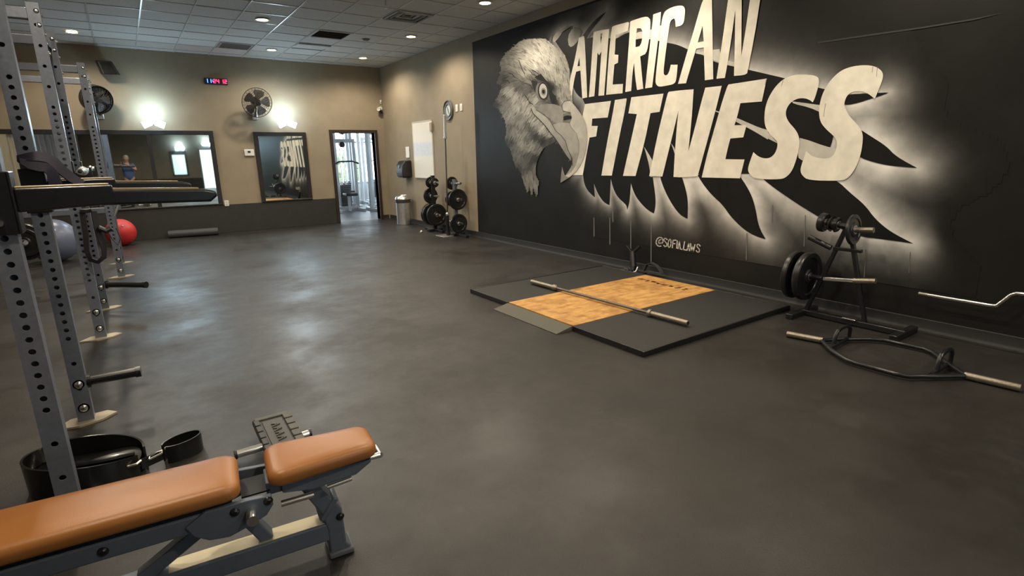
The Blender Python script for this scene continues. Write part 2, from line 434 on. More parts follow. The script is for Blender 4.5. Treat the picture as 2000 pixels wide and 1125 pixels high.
LEAF = mat('sunlit leaves', (.20, .26, .14), .7, var=.4, scale=6)
for k, (x, y, r, lb) in enumerate(((7.6, 23.5, .8, 'round green bush outside the far window, left of the machine posts'), (10.9, 25.2, 1.0, 'round green bush outside the far window at the right door jamb'))):
    b = thing('bush', lb, 'bush', (x, y, -.2))
    random.seed(k); mb = MB()
    for q in range(60):
        a = random.uniform(0, 6.28); u = random.uniform(-.3, 1); rr = r*(1-.3*abs(u))
        c = Vector((x+math.cos(a)*rr*random.uniform(.4, 1), y+math.sin(a)*rr*.7, .9+u*r))
        mb.ball(c, random.uniform(.16, .3), 8)
    mb.build('foliage', LEAF, b)
    MB().cyl((x, y, -.2), (x, y, .9), .05).build('stem', BROWN, b)

PALEM = mat('pale grey machine steel', (.50, .53, .56), .35, metal=.2)
STACK = mat('dark weight stack', (.06, .062, .066), .4)
def machine(x, y, w, h, label, pad=True, padcol=BLACKP):
    t = thing('cable_machine', label, 'gym machine', (x, y, 0), 'machines in the next room')
    for sx in (-1, 1):
        MB().span((x+sx*w/2-.045, y-.045, 0), (x+sx*w/2+.045, y+.045, h)).build('upright', PALEM, t, smooth=0, bevel=.008)
    MB().span((x-w/2, y-.04, h-.1), (x+w/2, y+.04, h)).build('top_beam', PALEM, t, smooth=0, bevel=.008)
    MB().span((x-w/2, y-.05, .03), (x+w/2, y+.05, .12)).build('base_beam', PALEM, t, smooth=0, bevel=.008)
    for sx in (-1, 1):
        MB().span((x+sx*w/2-.04, y-.55, 0), (x+sx*w/2+.04, y+.4, .08)).build('foot', PALEM, t, smooth=0, bevel=.008)
    for sx in (-.06, .06):
        MB().cyl((x+sx, y, .12), (x+sx, y, h-.1), .012, n=10).build('guide_rod', CHROME, t)
    for k in range(12):
        MB().box((x, y, .16+k*.052), (.30, .12, .046)).build('stack_plate', STACK, t, smooth=0)
    MB().cyl((x, y-.12, h-.16), (x, y-.08, h-.16), .08, n=18).build('pulley', BLACKP, t)
    MB().cyl((x, y-.18, .75), (x, y-.18, h-.16), .006, n=6).build('cable', BLACKP, t)
    if pad:
        MB().box((x, y-.45, .5), (.34, .38, .08)).build('seat_pad', padcol, t, bevel=.03, seg=3)
        MB().box((x, y-.3, .24), (.07, .07, .46)).build('seat_post', PALEM, t, smooth=0)
        MB().tube([(x-.35, y-.35, 1.35), (x-.2, y-.3, 1.42), (x+.2, y-.3, 1.42), (x+.35, y-.35, 1.35)], .018, 8).build('handle_bar', BLACKP, t)
machine(5.22, 16.0, .7, 2.05, 'pale cable machine just inside the doorway, left of centre')
machine(6.2, 15.55, .75, 2.25, 'pale weight machine inside the doorway beside the right jamb', padcol=mat('maroon pad', (.06, .015, .02), .5))
machine(6.0, 18.3, 1.1, 2.5, 'pale tall machine deeper in the next room near the windows', pad=False)
machine(5.62, 17.1, .5, 2.45, 'slim pale machine in the middle of the doorway view', padcol=BLACKP)
machine(6.75, 16.9, .7, 2.35, 'pale pulldown machine behind the right door jamb')
machine(7.35, 18.9, .9, 2.2, 'pale machine standing before the far windows on the right')
t = thing('flat_bench', 'low dark bench on the next room floor left in the doorway', 'bench', (5.1, 17.4, 0))
MB().box((5.1, 17.4, .42), (.3, 1.1, .08)).build('pad', BLACKP, t, bevel=.03, seg=3)
for dy in (-.4, .4):
    MB().box((5.1, 17.4+dy, .19), (.06, .06, .38)).build('leg', PALEM, t, smooth=0)
    MB().box((5.1, 17.4+dy, .02), (.45, .06, .04)).build('foot', PALEM, t, smooth=0)

# ------------------------------------------------------------------ back wall: mirrors, lamps, fans and small things
FRAMEB = mat('black mirror frame', (.018, .016, .016), .35)
def mirror(x0, x1, z0, z1, label, mullions=()):
    t = thing('wall_mirror', label, 'mirror', ((x0+x1)/2, YB-.03, z0))
    fw = .085
    for nm, a, b in (('frame_top', (x0, z1-fw), (x1, z1)), ('frame_bottom', (x0, z0), (x1, z0+.03)), ('frame_side', (x0, z0+.03), (x0+fw, z1-fw)), ('frame_side', (x1-fw, z0+.03), (x1, z1-fw))):
        MB().span((a[0], YB-.045, a[1]), (b[0], YB-.002, b[1])).build(nm, FRAMEB, t, smooth=0, bevel=.006)
    xs = [x0+fw] + [m_ for c in mullions for m_ in (c-.035, c+.035)] + [x1-fw]
    for c in mullions:
        MB().span((c-.035, YB-.04, z0+.03), (c+.035, YB-.002, z1-fw)).build('mullion', FRAMEB, t, smooth=0, bevel=.005)
    for a, b in zip(xs[::2], xs[1::2]):
        MB().span((a, YB-.024, z0+.03), (b, YB-.006, z1-fw)).build('mirror_pane', MIRROR, t, smooth=0)
mirror(-1.9, 1.625, .598, 2.11, 'wide black-framed mirror on the back wall behind the grey rack', (-.65, .49))
mirror(2.392, 3.485, .598, 2.095, 'narrow black-framed mirror on the back wall left of the doorway')

LED = mat('cool white led panel', (.9, .97, 1), .4, emit=LED_STRENGTH, ecol=COOL)
HEAT = mat('pale lamp housing', (.6, .62, .63), .4)
def led_lamp(x, y, z, label, ny=-1):
    t = thing('wall_lamp', label, 'lamp', (x, y, z), 'cool white leaf lamps over the mirrors')
    c = Vector((x, y+ny*.30, z))
    MB().lathe([(0, 0), (.05, 0), (.05, .02), (0, .02)], (x, y, z), (0, ny, 0)).build('wall_plate', HEAT, t)
    MB().tube([(x, y+ny*.01, z), (x, y+ny*.2, z+.03), (x, y+ny*.30, z+.03)], .014, 8).build('arm', HEAT, t)
    MB().lathe([(0, .06), (.035, .06), (.035, 0), (.06, -.01), (.06, -.035), (0, -.035)], c).build('socket', HEAT, t)
    for k, (az, el) in enumerate(((90, 62), (205, -24), (335, -24))):
        a = math.radians(az); e = math.radians(el)
        d = Vector((math.cos(a)*math.cos(e), ny*.35*math.cos(e), math.sin(e))).normalized()
        if k == 0: d = Vector((.1, ny*.35, .95)).normalized()
        nrm = Vector((0, ny, -.25)); nrm = (nrm - d*nrm.dot(d)).normalized(); w = d.cross(nrm)
        R = Matrix((w, d, nrm)).transposed()
        p = MB().box(c + d*.13, (.125, .17, .008 if k == 0 else .016), R=R).build('led_leaf', HEAT, t, bevel=.005)
        MB().box(c + d*.13 + nrm*(0 if k == 0 else .009), (.112, .155, .026 if k == 0 else .012), R=R).build('diffuser', LED, p, bevel=.004)
led_lamp(.60, YB-.002, 2.27, 'lit three-leaf cool white lamp above the wide mirror')
led_lamp(3.03, YB-.002, 2.30, 'lit three-leaf cool white lamp above the narrow mirror by the doorway')
led_lamp(2.65, YF+.002, 2.25, 'lit cool white lamp over the window at the far end, seen in the mirror', 1)
led_lamp(3.95, YF+.002, 2.45, 'lit cool white lamp over the far doorway, seen in the mirror', 1)

GUARD = mat('dark wire fan guard', (.045, .043, .040), .45, metal=.3)
def fan(x, z, r, out, aim, label, drum=False):
    hub = Vector((x, YB-out, z)); a = Vector(aim).normalized()
    t = thing('wall_fan', label, 'fan', (x, YB-.002, z-.25))
    u = a.cross(Vector((0, 0, 1))).normalized(); w = u.cross(a)
    mb = MB()
    def ring(rad, off, th):
        mb.tube([hub + a*off + (u*math.cos(q) + w*math.sin(q))*rad for q in [k*2*math.pi/40 for k in range(41)]], th, 5, caps=False)
    for k in range(1, 8): ring(r*k/8, .07*(1-(k/8)**2)+.02, .0022)
    for k in range(3, 8): ring(r*k/8, -.06*(1-(k/8)**2)-.02, .0022)
    ring(r, 0, .008)
    for q in range(26):
        v = u*math.cos(q*2*math.pi/26) + w*math.sin(q*2*math.pi/26)
        mb.tube([hub+a*.09+v*.03, hub+a*.075+v*r*.5, hub+a*.04+v*r*.85, hub+v*r], .0022, 4)
        mb.tube([hub-a*.075+v*.08, hub-a*.06+v*r*.6, hub-a*.03+v*r*.9, hub+v*r], .0022, 4)
    mb.build('guard', GUARD, t)
    if drum: MB().lathe([(r*.98, .05), (r, .05), (r, -.10), (r*.75, -.16), (0, -.16), (r*.72, -.15), (r*.98, -.095), (r*.98, .05)], hub, a, 36).build('drum', BLACKP, t)
    MB().lathe([(0, .1), (.04, .1), (.045, .085), (0, .085)], hub, a).build('badge', BLACKP, t)
    MB().lathe([(0, -.03), (.06, -.03), (.085, -.05), (.09, -.16), (.06, -.2), (0, -.2)], hub, a).build('motor', BLACKP, t)
    for k in range(5):
        q = k*2*math.pi/5+.5
        pts = []
        for ii in range(9):
            f = ii/8; ang = q + 1.0*(f-.5); rr = r*(.86 if 0 < ii < 8 else .7)
            pts.append((ang, rr))
        vs = [hub + (u*math.cos(q)+w*math.sin(q))*.04] + [hub + (u*math.cos(an)+w*math.sin(an))*rr + a*(.05*(ii/8-.5)) for ii, (an, rr) in enumerate(pts)]
        MB().prism(vs, -a*.004).build('blade', mat('dark fan blade', (.05, .047, .043), .45), t, smooth=60)
    MB().tube([hub-a*.15, hub-a*.14-Vector((0, 0, .16)), (x, YB-.05, z-.24)], .016, 8).build('arm', BLACKP, t)
    MB().span((x-.05, YB-.05, z-.32), (x+.05, YB-.002, z-.16)).build('bracket', STEEL, t, bevel=.01)
    return t
fan(2.47, 2.66, .295, .42, (.12, -1, -.3), 'dark round wire-guard fan on the back wall between the two mirrors')
fan(-.20, 2.62, .245, .36, (.5, -1, -.3), 'black round wall fan half hidden behind the grey rack', True)

t = thing('wall_speaker', 'black wedge-shaped speaker high on the back wall, left of the clock', 'speaker', (.04, YB-.2, 3.09))
MB().prism([(-.13, YB-.07, 3.33), (.09, YB-.07, 3.33), (.19, YB-.07, 3.10), (-.08, YB-.07, 3.10)], (.03, -.2, -.03)).build('cabinet', BLACKP, t, bevel=.012)
MB().prism([(-.07, YB-.275, 3.28), (.09, YB-.275, 3.28), (.18, YB-.275, 3.09), (-.03, YB-.275, 3.09)], (0, -.008, 0)).build('grille', mat('speaker cloth', (.010, .010, .011), .9), t)
MB().span((-.0, YB-.09, 3.18), (.06, YB-.002, 3.26)).build('bracket', BLACKP, t)

# seven segment clock reading 11:24 12
t = thing('led_clock', 'small black led wall clock with blue and red glowing digits', 'clock', (1.815, YB-.03, 3.02))
MB().span((1.60, YB-.045, 3.025), (2.03, YB-.002, 3.14)).build('case', mat('clock case', (.01, .01, .014), .3), t, bevel=.01)
BLUE = mat('blue led digit', (.05, .2, 1), .4, emit=5, ecol=(.04, .16, 1.0)); RED = mat('red led digit', (1, .02, .08), .4, emit=5, ecol=(1, .015, .06))
SEG = {'1': 'bc', '2': 'abged', '4': 'fgbc'}
def digit(ch, x, z, w, h, m_):
    th = .008; mb = MB(); y = YB-.048
    pos = {'a': ((x, z+h), (x+w, z+h)), 'g': ((x, z+h/2), (x+w, z+h/2)), 'd': ((x, z), (x+w, z)), 'f': ((x, z+h/2), (x, z+h)), 'b': ((x+w, z+h/2), (x+w, z+h)), 'e': ((x, z), (x, z+h/2)), 'c': ((x+w, z), (x+w, z+h/2))}
    for s_ in SEG[ch]:
        (xa, za), (xb, zb) = pos[s_]; mb.span((xa-th/2, y-.002, za-th/2), (xb+th/2, y+.002, zb+th/2))
    mb.build('digit', m_, t, smooth=0)
for k, (ch, m_) in enumerate((('1', BLUE), ('1', BLUE), ('2', RED), ('4', RED), ('1', RED), ('2', RED))):
    digit(ch, 1.625+k*.062+(k//2)*.018, 3.05, .035, .065, m_)
MB().span((1.75, YB-.05, 3.07), (1.758, YB-.046, 3.078)).span((1.75, YB-.05, 3.09), (1.758, YB-.046, 3.098)).build('colon', BLUE, t, smooth=0)

t = thing('thermostat', 'white wall thermostat left of the narrow mirror', 'thermostat', (2.27, YB-.03, 1.59))
MB().span((2.17, YB-.032, 1.595), (2.365, YB-.002, 1.735)).build('body', WHITE, t, bevel=.012)
MB().span((2.235, YB-.035, 1.66), (2.29, YB-.031, 1.70)).build('display', BLACKP, t, smooth=0)
t = thing('wall_outlet', 'pale outlet plate at the edge of the dark lower wall', 'outlet', (1.69, YB-.03, .56))
MB().span((1.65, YB-.03, .565), (1.735, YB-.022, .685)).build('plate', WHITE, t, bevel=.004)
for z in (.6, .65): MB().cyl((1.692, YB-.033, z), (1.692, YB-.029, z), .016, n=14).build('socket', mat('cream socket', (.55, .52, .44), .5), t)
t = thing('security_camera', 'small white security camera high beside the room corner', 'camera', (5.30, YB-.1, 2.56))
MB().lathe([(0, 0), (.045, 0), (.045, .03), (0, .04)], (5.30, YB-.002, 2.66), (0, -1, 0)).build('mount', WHITE, t)
MB().cyl((5.30, YB-.03, 2.66), (5.25, YB-.09, 2.645), .015, n=10).build('arm', WHITE, t)
MB().lathe([(0, -.06), (.038, -.06), (.042, .05), (.036, .055), (.03, .04), (0, .04)], (5.22, YB-.13, 2.64), (-.7, -.9, -.25)).build('body', WHITE, t)
MB().ball((5.30, YB-.06, 2.585), .04, 14).build('dome', BLACKP, t)
t = thing('wall_sensor', 'tiny white sensor on the corner above the security camera', 'sensor', (5.33, YB-.03, 2.78))
MB().span((5.305, YB-.03, 2.77), (5.345, YB-.002, 2.86)).build('body', WHITE, t, bevel=.008)
MB().cyl((5.325, YB-.034, 2.80), (5.325, YB-.028, 2.80), .012, n=10).build('eye', BLACKP, t)

# ------------------------------------------------------------------ beige part of the right wall
def onR(y, z, d=0.0): return (XR-d, y, z)
t = thing('whiteboard', 'tall whiteboard with faint blue writing on the beige wall', 'whiteboard', onR(10.97, 1.07))
def board_material():
    M = bpy.data.materials.new('whiteboard face'); M.use_nodes = True; nt = M.node_tree; P = nt.nodes['Principled BSDF']
    P.inputs['Roughness'].default_value = .25
    tc = nt.nodes.new('ShaderNodeTexCoord'); sp = nt.nodes.new('ShaderNodeSeparateXYZ'); nt.links.new(tc.outputs['Object'], sp.inputs[0])
    w = nt.nodes.new('ShaderNodeTexNoise'); w.inputs['Scale'].default_value = 28; w.inputs['Detail'].default_value = 4; nt.links.new(tc.outputs['Object'], w.inputs['Vector'])
    mr = nt.nodes.new('ShaderNodeMapRange'); mr.inputs[1].default_value = .50; mr.inputs[2].default_value = .60; nt.links.new(w.outputs['Fac'], mr.inputs[0])
    band = nt.nodes.new('ShaderNodeMapRange'); band.interpolation_type = 'SMOOTHSTEP'; nt.links.new(sp.outputs['Z'], band.inputs[0])
    band.inputs[1].default_value = .42; band.inputs[2].default_value = .50
    b2 = nt.nodes.new('ShaderNodeMapRange'); b2.interpolation_type = 'SMOOTHSTEP'; nt.links.new(sp.outputs['Z'], b2.inputs[0]); b2.inputs[1].default_value = .78; b2.inputs[2].default_value = .70
    m1 = nt.nodes.new('ShaderNodeMath'); m1.operation = 'MULTIPLY'; nt.links.new(band.outputs[0], m1.inputs[0]); nt.links.new(b2.outputs[0], m1.inputs[1])
    m2 = nt.nodes.new('ShaderNodeMath'); m2.operation = 'MULTIPLY_ADD'; m2.inputs[1].default_value = .45; m2.inputs[2].default_value = .55; nt.links.new(mr.outputs[0], m2.inputs[0])
    m3 = nt.nodes.new('ShaderNodeMath'); m3.operation = 'MULTIPLY'; nt.links.new(m1.outputs[0], m3.inputs[0]); nt.links.new(m2.outputs[0], m3.inputs[1])
    mx = nt.nodes.new('ShaderNodeMix'); mx.data_type = 'RGBA'; nt.links.new(m3.outputs[0], mx.inputs[0])
    mx.inputs[6].default_value = (.80, .77, .70, 1); mx.inputs[7].default_value = (.60, .66, .78, 1)
    nt.links.new(mx.outputs[2], P.inputs['Base Color']); return M
MB().span((XR-.02, 10.50, 1.07), (XR-.003, 11.42, 2.24)).build('face', board_material(), t, smooth=0, bevel=.006)
mb = MB().span((XR-.026, 10.49, 1.06), (XR-.002, 10.505, 2.25)).span((XR-.026, 11.415, 1.06), (XR-.002, 11.43, 2.25)).span((XR-.026, 10.49, 2.235), (XR-.002, 11.43, 2.25)).span((XR-.026, 10.49, 1.055), (XR-.002, 11.43, 1.07))
mb.build('rim', mat('pale board rim', (.6, .58, .52), .4), t, smooth=0)
MB().span((XR-.06, 10.46, 2.02), (XR-.02, 10.53, 2.2)).build('marker_holder', mat('beige holder', (.42, .33, .24), .5), t, bevel=.01)
t = thing('towel_dispenser', 'black paper towel dispenser on the beige wall above the trash can', 'dispenser', onR(11.8, 1.06))
MB().prism([(XR-.003, 11.62, 1.07), (XR-.22, 11.62, 1.07), (XR-.24, 11.62, 1.16), (XR-.23, 11.62, 1.34), (XR-.16, 11.62, 1.43), (XR-.003, 11.62, 1.44)], (0, .34, 0)).build('cover', BLACKP, t, bevel=.02, seg=3)
MB().span((XR-.2, 11.66, 1.05), (XR-.05, 11.92, 1.072)).build('chute', mat('dark chute', (.05, .05, .05), .5), t)
MB().cyl((XR-.245, 11.79, 1.30), (XR-.236, 11.79, 1.30), .03, n=16).build('lock', mat('grey lock', (.2, .2, .2), .3), t)
t = thing('light_switch', 'cream switch plate with a yellow note beside the towel dispenser', 'switch', onR(12.22, 1.2))
MB().span((XR-.01, 12.16, 1.20), (XR-.003, 12.30, 1.36)).build('plate', WHITE, t, bevel=.003)
MB().span((XR-.016, 12.215, 1.25), (XR-.009, 12.245, 1.31)).build('rocker', WHITE, t)
MB().span((XR-.012, 12.08, 1.27), (XR-.010, 12.17, 1.37)).build('note', mat('yellow note', (.75, .58, .08), .7), t, smooth=0)
o = MB().ribbon([onR(11.77, 1.74, .01), onR(11.77, 1.66, .012), onR(11.765, 1.58, .012), onR(11.76, 1.50, .02)], (0, .19, 0), .002).build('paper_sheet', WHITE, None)
tag(o, 'white paper sheet taped to the beige wall left of the whiteboard', 'paper')
t = thing('wall_clock', 'round grey dish-shaped clock high on the beige wall', 'clock', onR(9.757, 2.2))
MB().lathe([(0, .01), (.10, .01), (.105, .03), (.125, .03), (.13, .012), (.165, .012), (.17, .035), (.185, .035), (.19, 0)], onR(9.757, 2.386, .003), (-1, 0, 0), 36).build('rim', mat('dark clock rim', (.14, .145, .135), .35), t)
MB().lathe([(0, .014), (.10, .014), (.10, .01)], onR(9.757, 2.386, .003), (-1, 0, 0)).build('dial', mat('pale dial', (.5, .5, .46), .4), t)
MB().beam(onR(9.757, 2.386, .022), onR(9.80, 2.45, .022), .012, .004, (1, 0, 0)).build('hand', BLACKP, t, smooth=0)
MB().beam(onR(9.757, 2.386, .026), onR(9.72, 2.31, .026), .010, .004, (1, 0, 0)).build('hand', BLACKP, t, smooth=0)
for y, lb in ((9.44, 'white switch plate right of the round wall clock, the left of two'), (9.27, 'white switch plate nearest the mural edge, the right of two')):
    t = thing('switch_plate', lb, 'switch', onR(y, 2.33), 'paired switch plates')
    MB().span((XR-.01, y-.045, 2.335), (XR-.003, y+.045, 2.465)).build('plate', WHITE, t, bevel=.003)
    MB().span((XR-.016, y-.014, 2.37), (XR-.009, y+.014, 2.43)).build('rocker', WHITE, t, bevel=.002)
t = thing('trash_can', 'round brushed steel trash can standing below the towel dispenser', 'trash can', (5.13, 11.7, 0))
MB().lathe([(.150, 0), (.160, .006), (.162, .52), (0, .52)], (5.13, 11.7, 0), n=36).lathe([(0, 0), (.15, 0)], (5.13, 11.7, .001)).build('body', STEEL, t)
MB().lathe([(.170, .50), (.176, .505), (.176, .575), (.170, .58)], (5.13, 11.7, 0), n=36).build('band', mat('dark lid band', (.08, .075, .07), .35, metal=.6), t)
MB().lathe([(.172, .578), (.168, .61), (.15, .645), (.11, .668), (.105, .66), (.10, .60), (0, .6)], (5.13, 11.7, 0), n=36).build('lid', CHROME, t)

# ------------------------------------------------------------------ the mural: paint on the right wall
MUR = thing('wall_mural', 'black and white eagle mural with huge cream lettering covering the right wall', 'mural', (XR-.002, 3.0, .1))
YM0, YM1, ZM0, ZM1 = -4.5, 8.80, .09, 3.452
MB().span((XR-.004, YM0, ZM0), (XR-.001, YM1, ZM1)).build('black_ground', mat('black wall paint', (.0140, .0138, .0132), .5, var=.2, scale=2.2, bump=.12, bscale=60, spec=.18), MUR, smooth=0)

def crop(x0, y0, s, pts): return [(x0+u/s, y0+v/s) for u, v in pts]
cA = lambda *p: crop(1100, 0, 5.625, p)
cB = lambda *p: crop(1300, 0, 5.625, p)
cC = lambda *p: crop(1120, 150, 5.625, p)
cD = lambda *p: crop(1300, 150, 5.625, p)
cE = lambda *p: crop(1440, 120, 4.5, p)
cF = lambda *p: crop(1120, 330, 7.692, p)
cG = lambda *p: crop(1340, 330, 4.0, p)
cH = lambda *p: crop(1420, 80, 3.75, p)
cI = lambda *p: crop(1060, 0, 7.692, p)
cJ = lambda *p: crop(960, 60, 7.03, p)
cK = lambda *p: crop(960, 180, 5.115, p)

def soften(pts, it=2, keep=62):
    "corner cutting that leaves sharp tips alone"
    for _ in range(it):
        out = []; n = len(pts)
        for i in range(n):
            a, b, c = pts[i-1], pts[i], pts[(i+1) % n]
            v1 = (b[0]-a[0], b[1]-a[1]); v2 = (c[0]-b[0], c[1]-b[1])
            ang = abs(math.degrees(math.atan2(v1[0]*v2[1]-v1[1]*v2[0], v1[0]*v2[0]+v1[1]*v2[1])))
            if ang > keep: out.append(b)
            else:
                out.append((b[0]*.75+a[0]*.25, b[1]*.75+a[1]*.25)); out.append((b[0]*.75+c[0]*.25, b[1]*.75+c[1]*.25))
        pts = out
    return pts

def flat(loops, lift, mb=None):
    "outline (and holes) of photograph points laid on the wall, lift metres proud of it"
    mb = mb or MB()
    L = [[Vector((*wallpt(x, y), 0)) for x, y in lp] for lp in loops]
    tri = tessellate_polygon(L); allp = [p for lp in L for p in lp]
    mb.add([(XR-lift, p.x, p.y) for p in allp], [tuple(t) for t in tri])
    return mb

CREAM = mat('cream wall paint', (.84, .795, .685), .6, var=.10, scale=7, bump=.08, bscale=60, spec=.3)
FEATHER = mat('deep black wall paint', (.0105, .0105, .0102), .5, var=.2, scale=4, spec=.18)
MISTP = painted('sprayed grey paint')
def w2c(L):
    "paint albedo for a tone of 0..255"
    a = .57*(max(L, 0)/222.0)**2.15 + .009
    return (a, a*.96, a*.85, 1)

# wing feathers (deep black shapes)
wing = [
 cF((20,60),(150,60),(160,195),(215,325),(328,428),(314,215),(355,330),(410,430),(470,505),(548,545),(568,145),(600,280),(650,390),(710,460),(780,520),(808,560),(812,620),(850,500),(870,212),(905,330),(960,440),(1060,560),(1150,635),(1215,668),(1240,560),(1240,420),(1220,280),(1190,60),(1190,-600),(100,-600)),
 cF((1300,90),(1345,240),(1420,410),(1520,580),(1620,700),(1720,750),(1728,540),(1715,400),(1690,290),(1630,90),(1400,-400)),
 cG((95,50),(130,110),(200,200),(290,280),(350,370),(440,460),(530,520),(626,549),(570,450),(545,300),(510,190),(430,60),(300,-100)),
 cG((600,75),(680,140),(780,210),(900,290),(1040,375),(1200,465),(1370,530),(1540,548),(1778,582),(1600,490),(1480,390),(1400,280),(1290,190),(1180,85),(900,-60)),
 cH((990,655),(1060,700),(1170,770),(1240,845),(1395,930),(1200,915),(1080,890),(965,850),(900,760)),
 cH((880,392),(1040,386),(1110,380),(1190,378),(1110,408),(1065,420),(960,455),(865,472),(780,440)),
 [(1206,76),(1217,68),(1230,63),(1243,77),(1254,75),(1271,75),(1290,81),(1305,83.6),(1323,87),(1344,96),(1360,105),(1376,107.5),(1394,121),(1434,130),(1462,136),(1500,145),(1535,153),(1607,174),(1660,183),(1640,205),(1625,290),(1600,330),(1500,340),(1250,340),(1140,330),(1150,200),(1120,180),(1113,120),(1090,88),(1084,78),(1100,60),(1120,53),(1128,80),(1170,70),(1190,75)],
 cI((600,545),(690,420),(800,290),(965,172),(900,262),(790,390),(700,505),(672,580),(660,620),(580,640)),
]
for q, w in enumerate(wing):
    flat([soften(w)], .0085+.0002*q).build('feather', FEATHER, MUR, smooth=0)

# soft sprayed halo round the feathers
def halo():
    ys = np.arange(.6, 8.0, .024); zs = np.arange(.35, 3.44, .024)
    YY, ZZ = np.meshgrid(ys, zs, indexing='ij')
    dist = np.full(YY.shape, 9.0)
    for w in wing:
        P = np.array([wallpt(x, y) for x, y in soften(w, 1)])
        inside = np.zeros(YY.shape, bool)
        for i in range(len(P)):
            a, b = P[i-1], P[i]
            ab = b-a; t = np.clip(((YY-a[0])*ab[0] + (ZZ-a[1])*ab[1])/max(ab@ab, 1e-9), 0, 1)
            dist = np.minimum(dist, np.hypot(YY-a[0]-t*ab[0], ZZ-a[1]-t*ab[1]))
            c = (a[1] > ZZ) != (b[1] > ZZ)
            with np.errstate(divide='ignore', invalid='ignore'):
                xx = a[0] + (ZZ-a[1])*(b[0]-a[0])/(b[1]-a[1])
            inside ^= c & (YY < xx)
        dist[inside] = 0
    rng = np.random.RandomState(4)
    def smooth_noise(step):
        g = rng.rand(YY.shape[0]//step+3, YY.shape[1]//step+3)
        u = np.arange(YY.shape[0])/step; v = np.arange(YY.shape[1])/step
        i = u.astype(int); j = v.astype(int); fu = (u-i)[:, None]; fv = (v-j)[None]
        fu = fu*fu*(3-2*fu); fv = fv*fv*(3-2*fv)
        G_ = lambda a, b: g[a][:, b]
        return G_(i, j)*(1-fu)*(1-fv) + G_(i+1, j)*fu*(1-fv) + G_(i, j+1)*(1-fu)*fv + G_(i+1, j+1)*fu*fv
    nz = .5*smooth_noise(14) + .3*smooth_noise(6) + .2*smooth_noise(3)
    # how strong and how wide the spray is, given at places of the photograph
    ctl = [(1060,40,60,.10),(1110,50,100,.14),(1180,30,95,.16),(1195,45,120,.13),(1160,20,70,.2),(1220,55,135,.08),(1245,68,150,.06),(1310,65,120,.12),(1345,80,150,.12),(1370,95,165,.10),(1400,110,170,.10),(1440,115,165,.12),(1500,125,165,.14),(1545,130,175,.13),(1600,150,165,.13),
           (1650,170,120,.09),(1735,180,150,.10),(1680,215,185,.20),(1700,240,190,.22),(1740,270,185,.15),(1790,310,170,.13),(1720,340,200,.30),(1790,350,180,.12),(1640,365,205,.20),(1690,390,190,.16),(1740,430,190,.17),(1790,480,185,.14),(1720,475,170,.16),(1650,465,160,.16),(1600,445,160,.14),(1540,410,175,.2),(1480,380,195,.25),(1495,450,150,.10),(1500,420,175,.18),
           (1450,440,150,.11),(1400,400,165,.16),(1370,370,190,.25),(1350,350,195,.3),(1360,410,140,.11),(1345,430,135,.11),(1300,400,165,.13),(1280,370,185,.2),(1280,410,165,.12),(1230,395,160,.09),(1190,395,140,.08),(1170,380,145,.09),(1140,360,130,.09),(1110,345,120,.09),(1150,420,70,.15),
           (1040,60,0,.1),(960,200,0,.1),(1050,340,0,.1),(1900,200,0,.1),(1850,100,0,.1),(1880,450,0,.1)]
    cp = np.array([wallpt(a, b) for a, b, _, _ in ctl]); st = np.array([c[2] for c in ctl], float); sg = np.array([c[3] for c in ctl])
    num = np.zeros(YY.shape); sw = np.zeros(YY.shape); den = np.zeros(YY.shape)
    for (py, pz), a, b in zip(cp, st, sg):
        w = 1/((YY-py)**2 + (ZZ-pz)**2 + .004)**1.6
        num += w*a; sw += w*b; den += w
    I = num/den; sig = sw/den
    L = 34 + I*np.exp(-(dist/(sig*1.12))**1.15)*(.80+.40*nz)
    L *= 1
    edge = np.minimum(np.minimum(YY-ys[0], ys[-1]-YY), np.minimum(ZZ-zs[0], zs[-1]-ZZ))
    V = []; Fc = []; Cc = []; idx = -np.ones(YY.shape, int)
    keep = L > 35.2
    cell = keep[:-1, :-1] | keep[1:, :-1] | keep[:-1, 1:] | keep[1:, 1:]
    need = np.zeros(YY.shape, bool)
    need[:-1, :-1] |= cell; need[1:, :-1] |= cell; need[:-1, 1:] |= cell; need[1:, 1:] |= cell
    ii, jj = np.nonzero(need); idx[ii, jj] = np.arange(len(ii))
    mb = MB(); mb.v = [Vector((XR-.0062, YY[a, b], ZZ[a, b])) for a, b in zip(ii, jj)]
    for a, b in zip(*np.nonzero(cell)): mb.f.append((idx[a, b], idx[a+1, b], idx[a+1, b+1], idx[a, b+1]))
    def tone(l):
        a = .86*(max(l-34, 0)/200.0)**1.5 + .0140
        return (a, a*.975, a*.93, 1)
    mb.build('halo', MISTP, MUR, smooth=0, cols=[tone(L[a, b]) for a, b in zip(ii, jj)])
halo()

# light gaps left between feathers, and pale lobes above the head
GAP = mat('pale grey wall paint', (.58, .56, .50), .6, var=.12, scale=8, spec=.3)
gaps = [
 cC((780,765),(832,845),(880,930),(900,1100),(850,1100),(845,1010),(815,880)),
 cD((62,725),(112,790),(114,870),(85,780)),
 cD((555,370),(605,388),(600,398),(550,380)),
 cD((785,450),(900,500),(1040,560),(1130,585),(1130,690),(1000,610),(880,545),(770,490)),
 cE((200,580),(262,605),(360,720),(200,640)),
 cE((485,352),(560,360),(740,385),(730,445),(640,405),(500,372)),
 cE((555,672),(640,695),(760,740),(900,775),(870,880),(640,880),(580,875),(530,835)),
 cE((990,285),(1030,262),(1100,262),(1140,278),(1060,288)),
 cI((1100,590),(1200,510),(1290,480),(1105,520)),
 cI((1410,510),(1440,485),(1500,475),(1640,450),(1790,380),(1800,600),(1770,622),(1690,600),(1490,575),(1410,595)),
 cB((370,590),(420,560),(600,540),(620,640),(770,690),(770,735),(590,690),(430,608)),
]
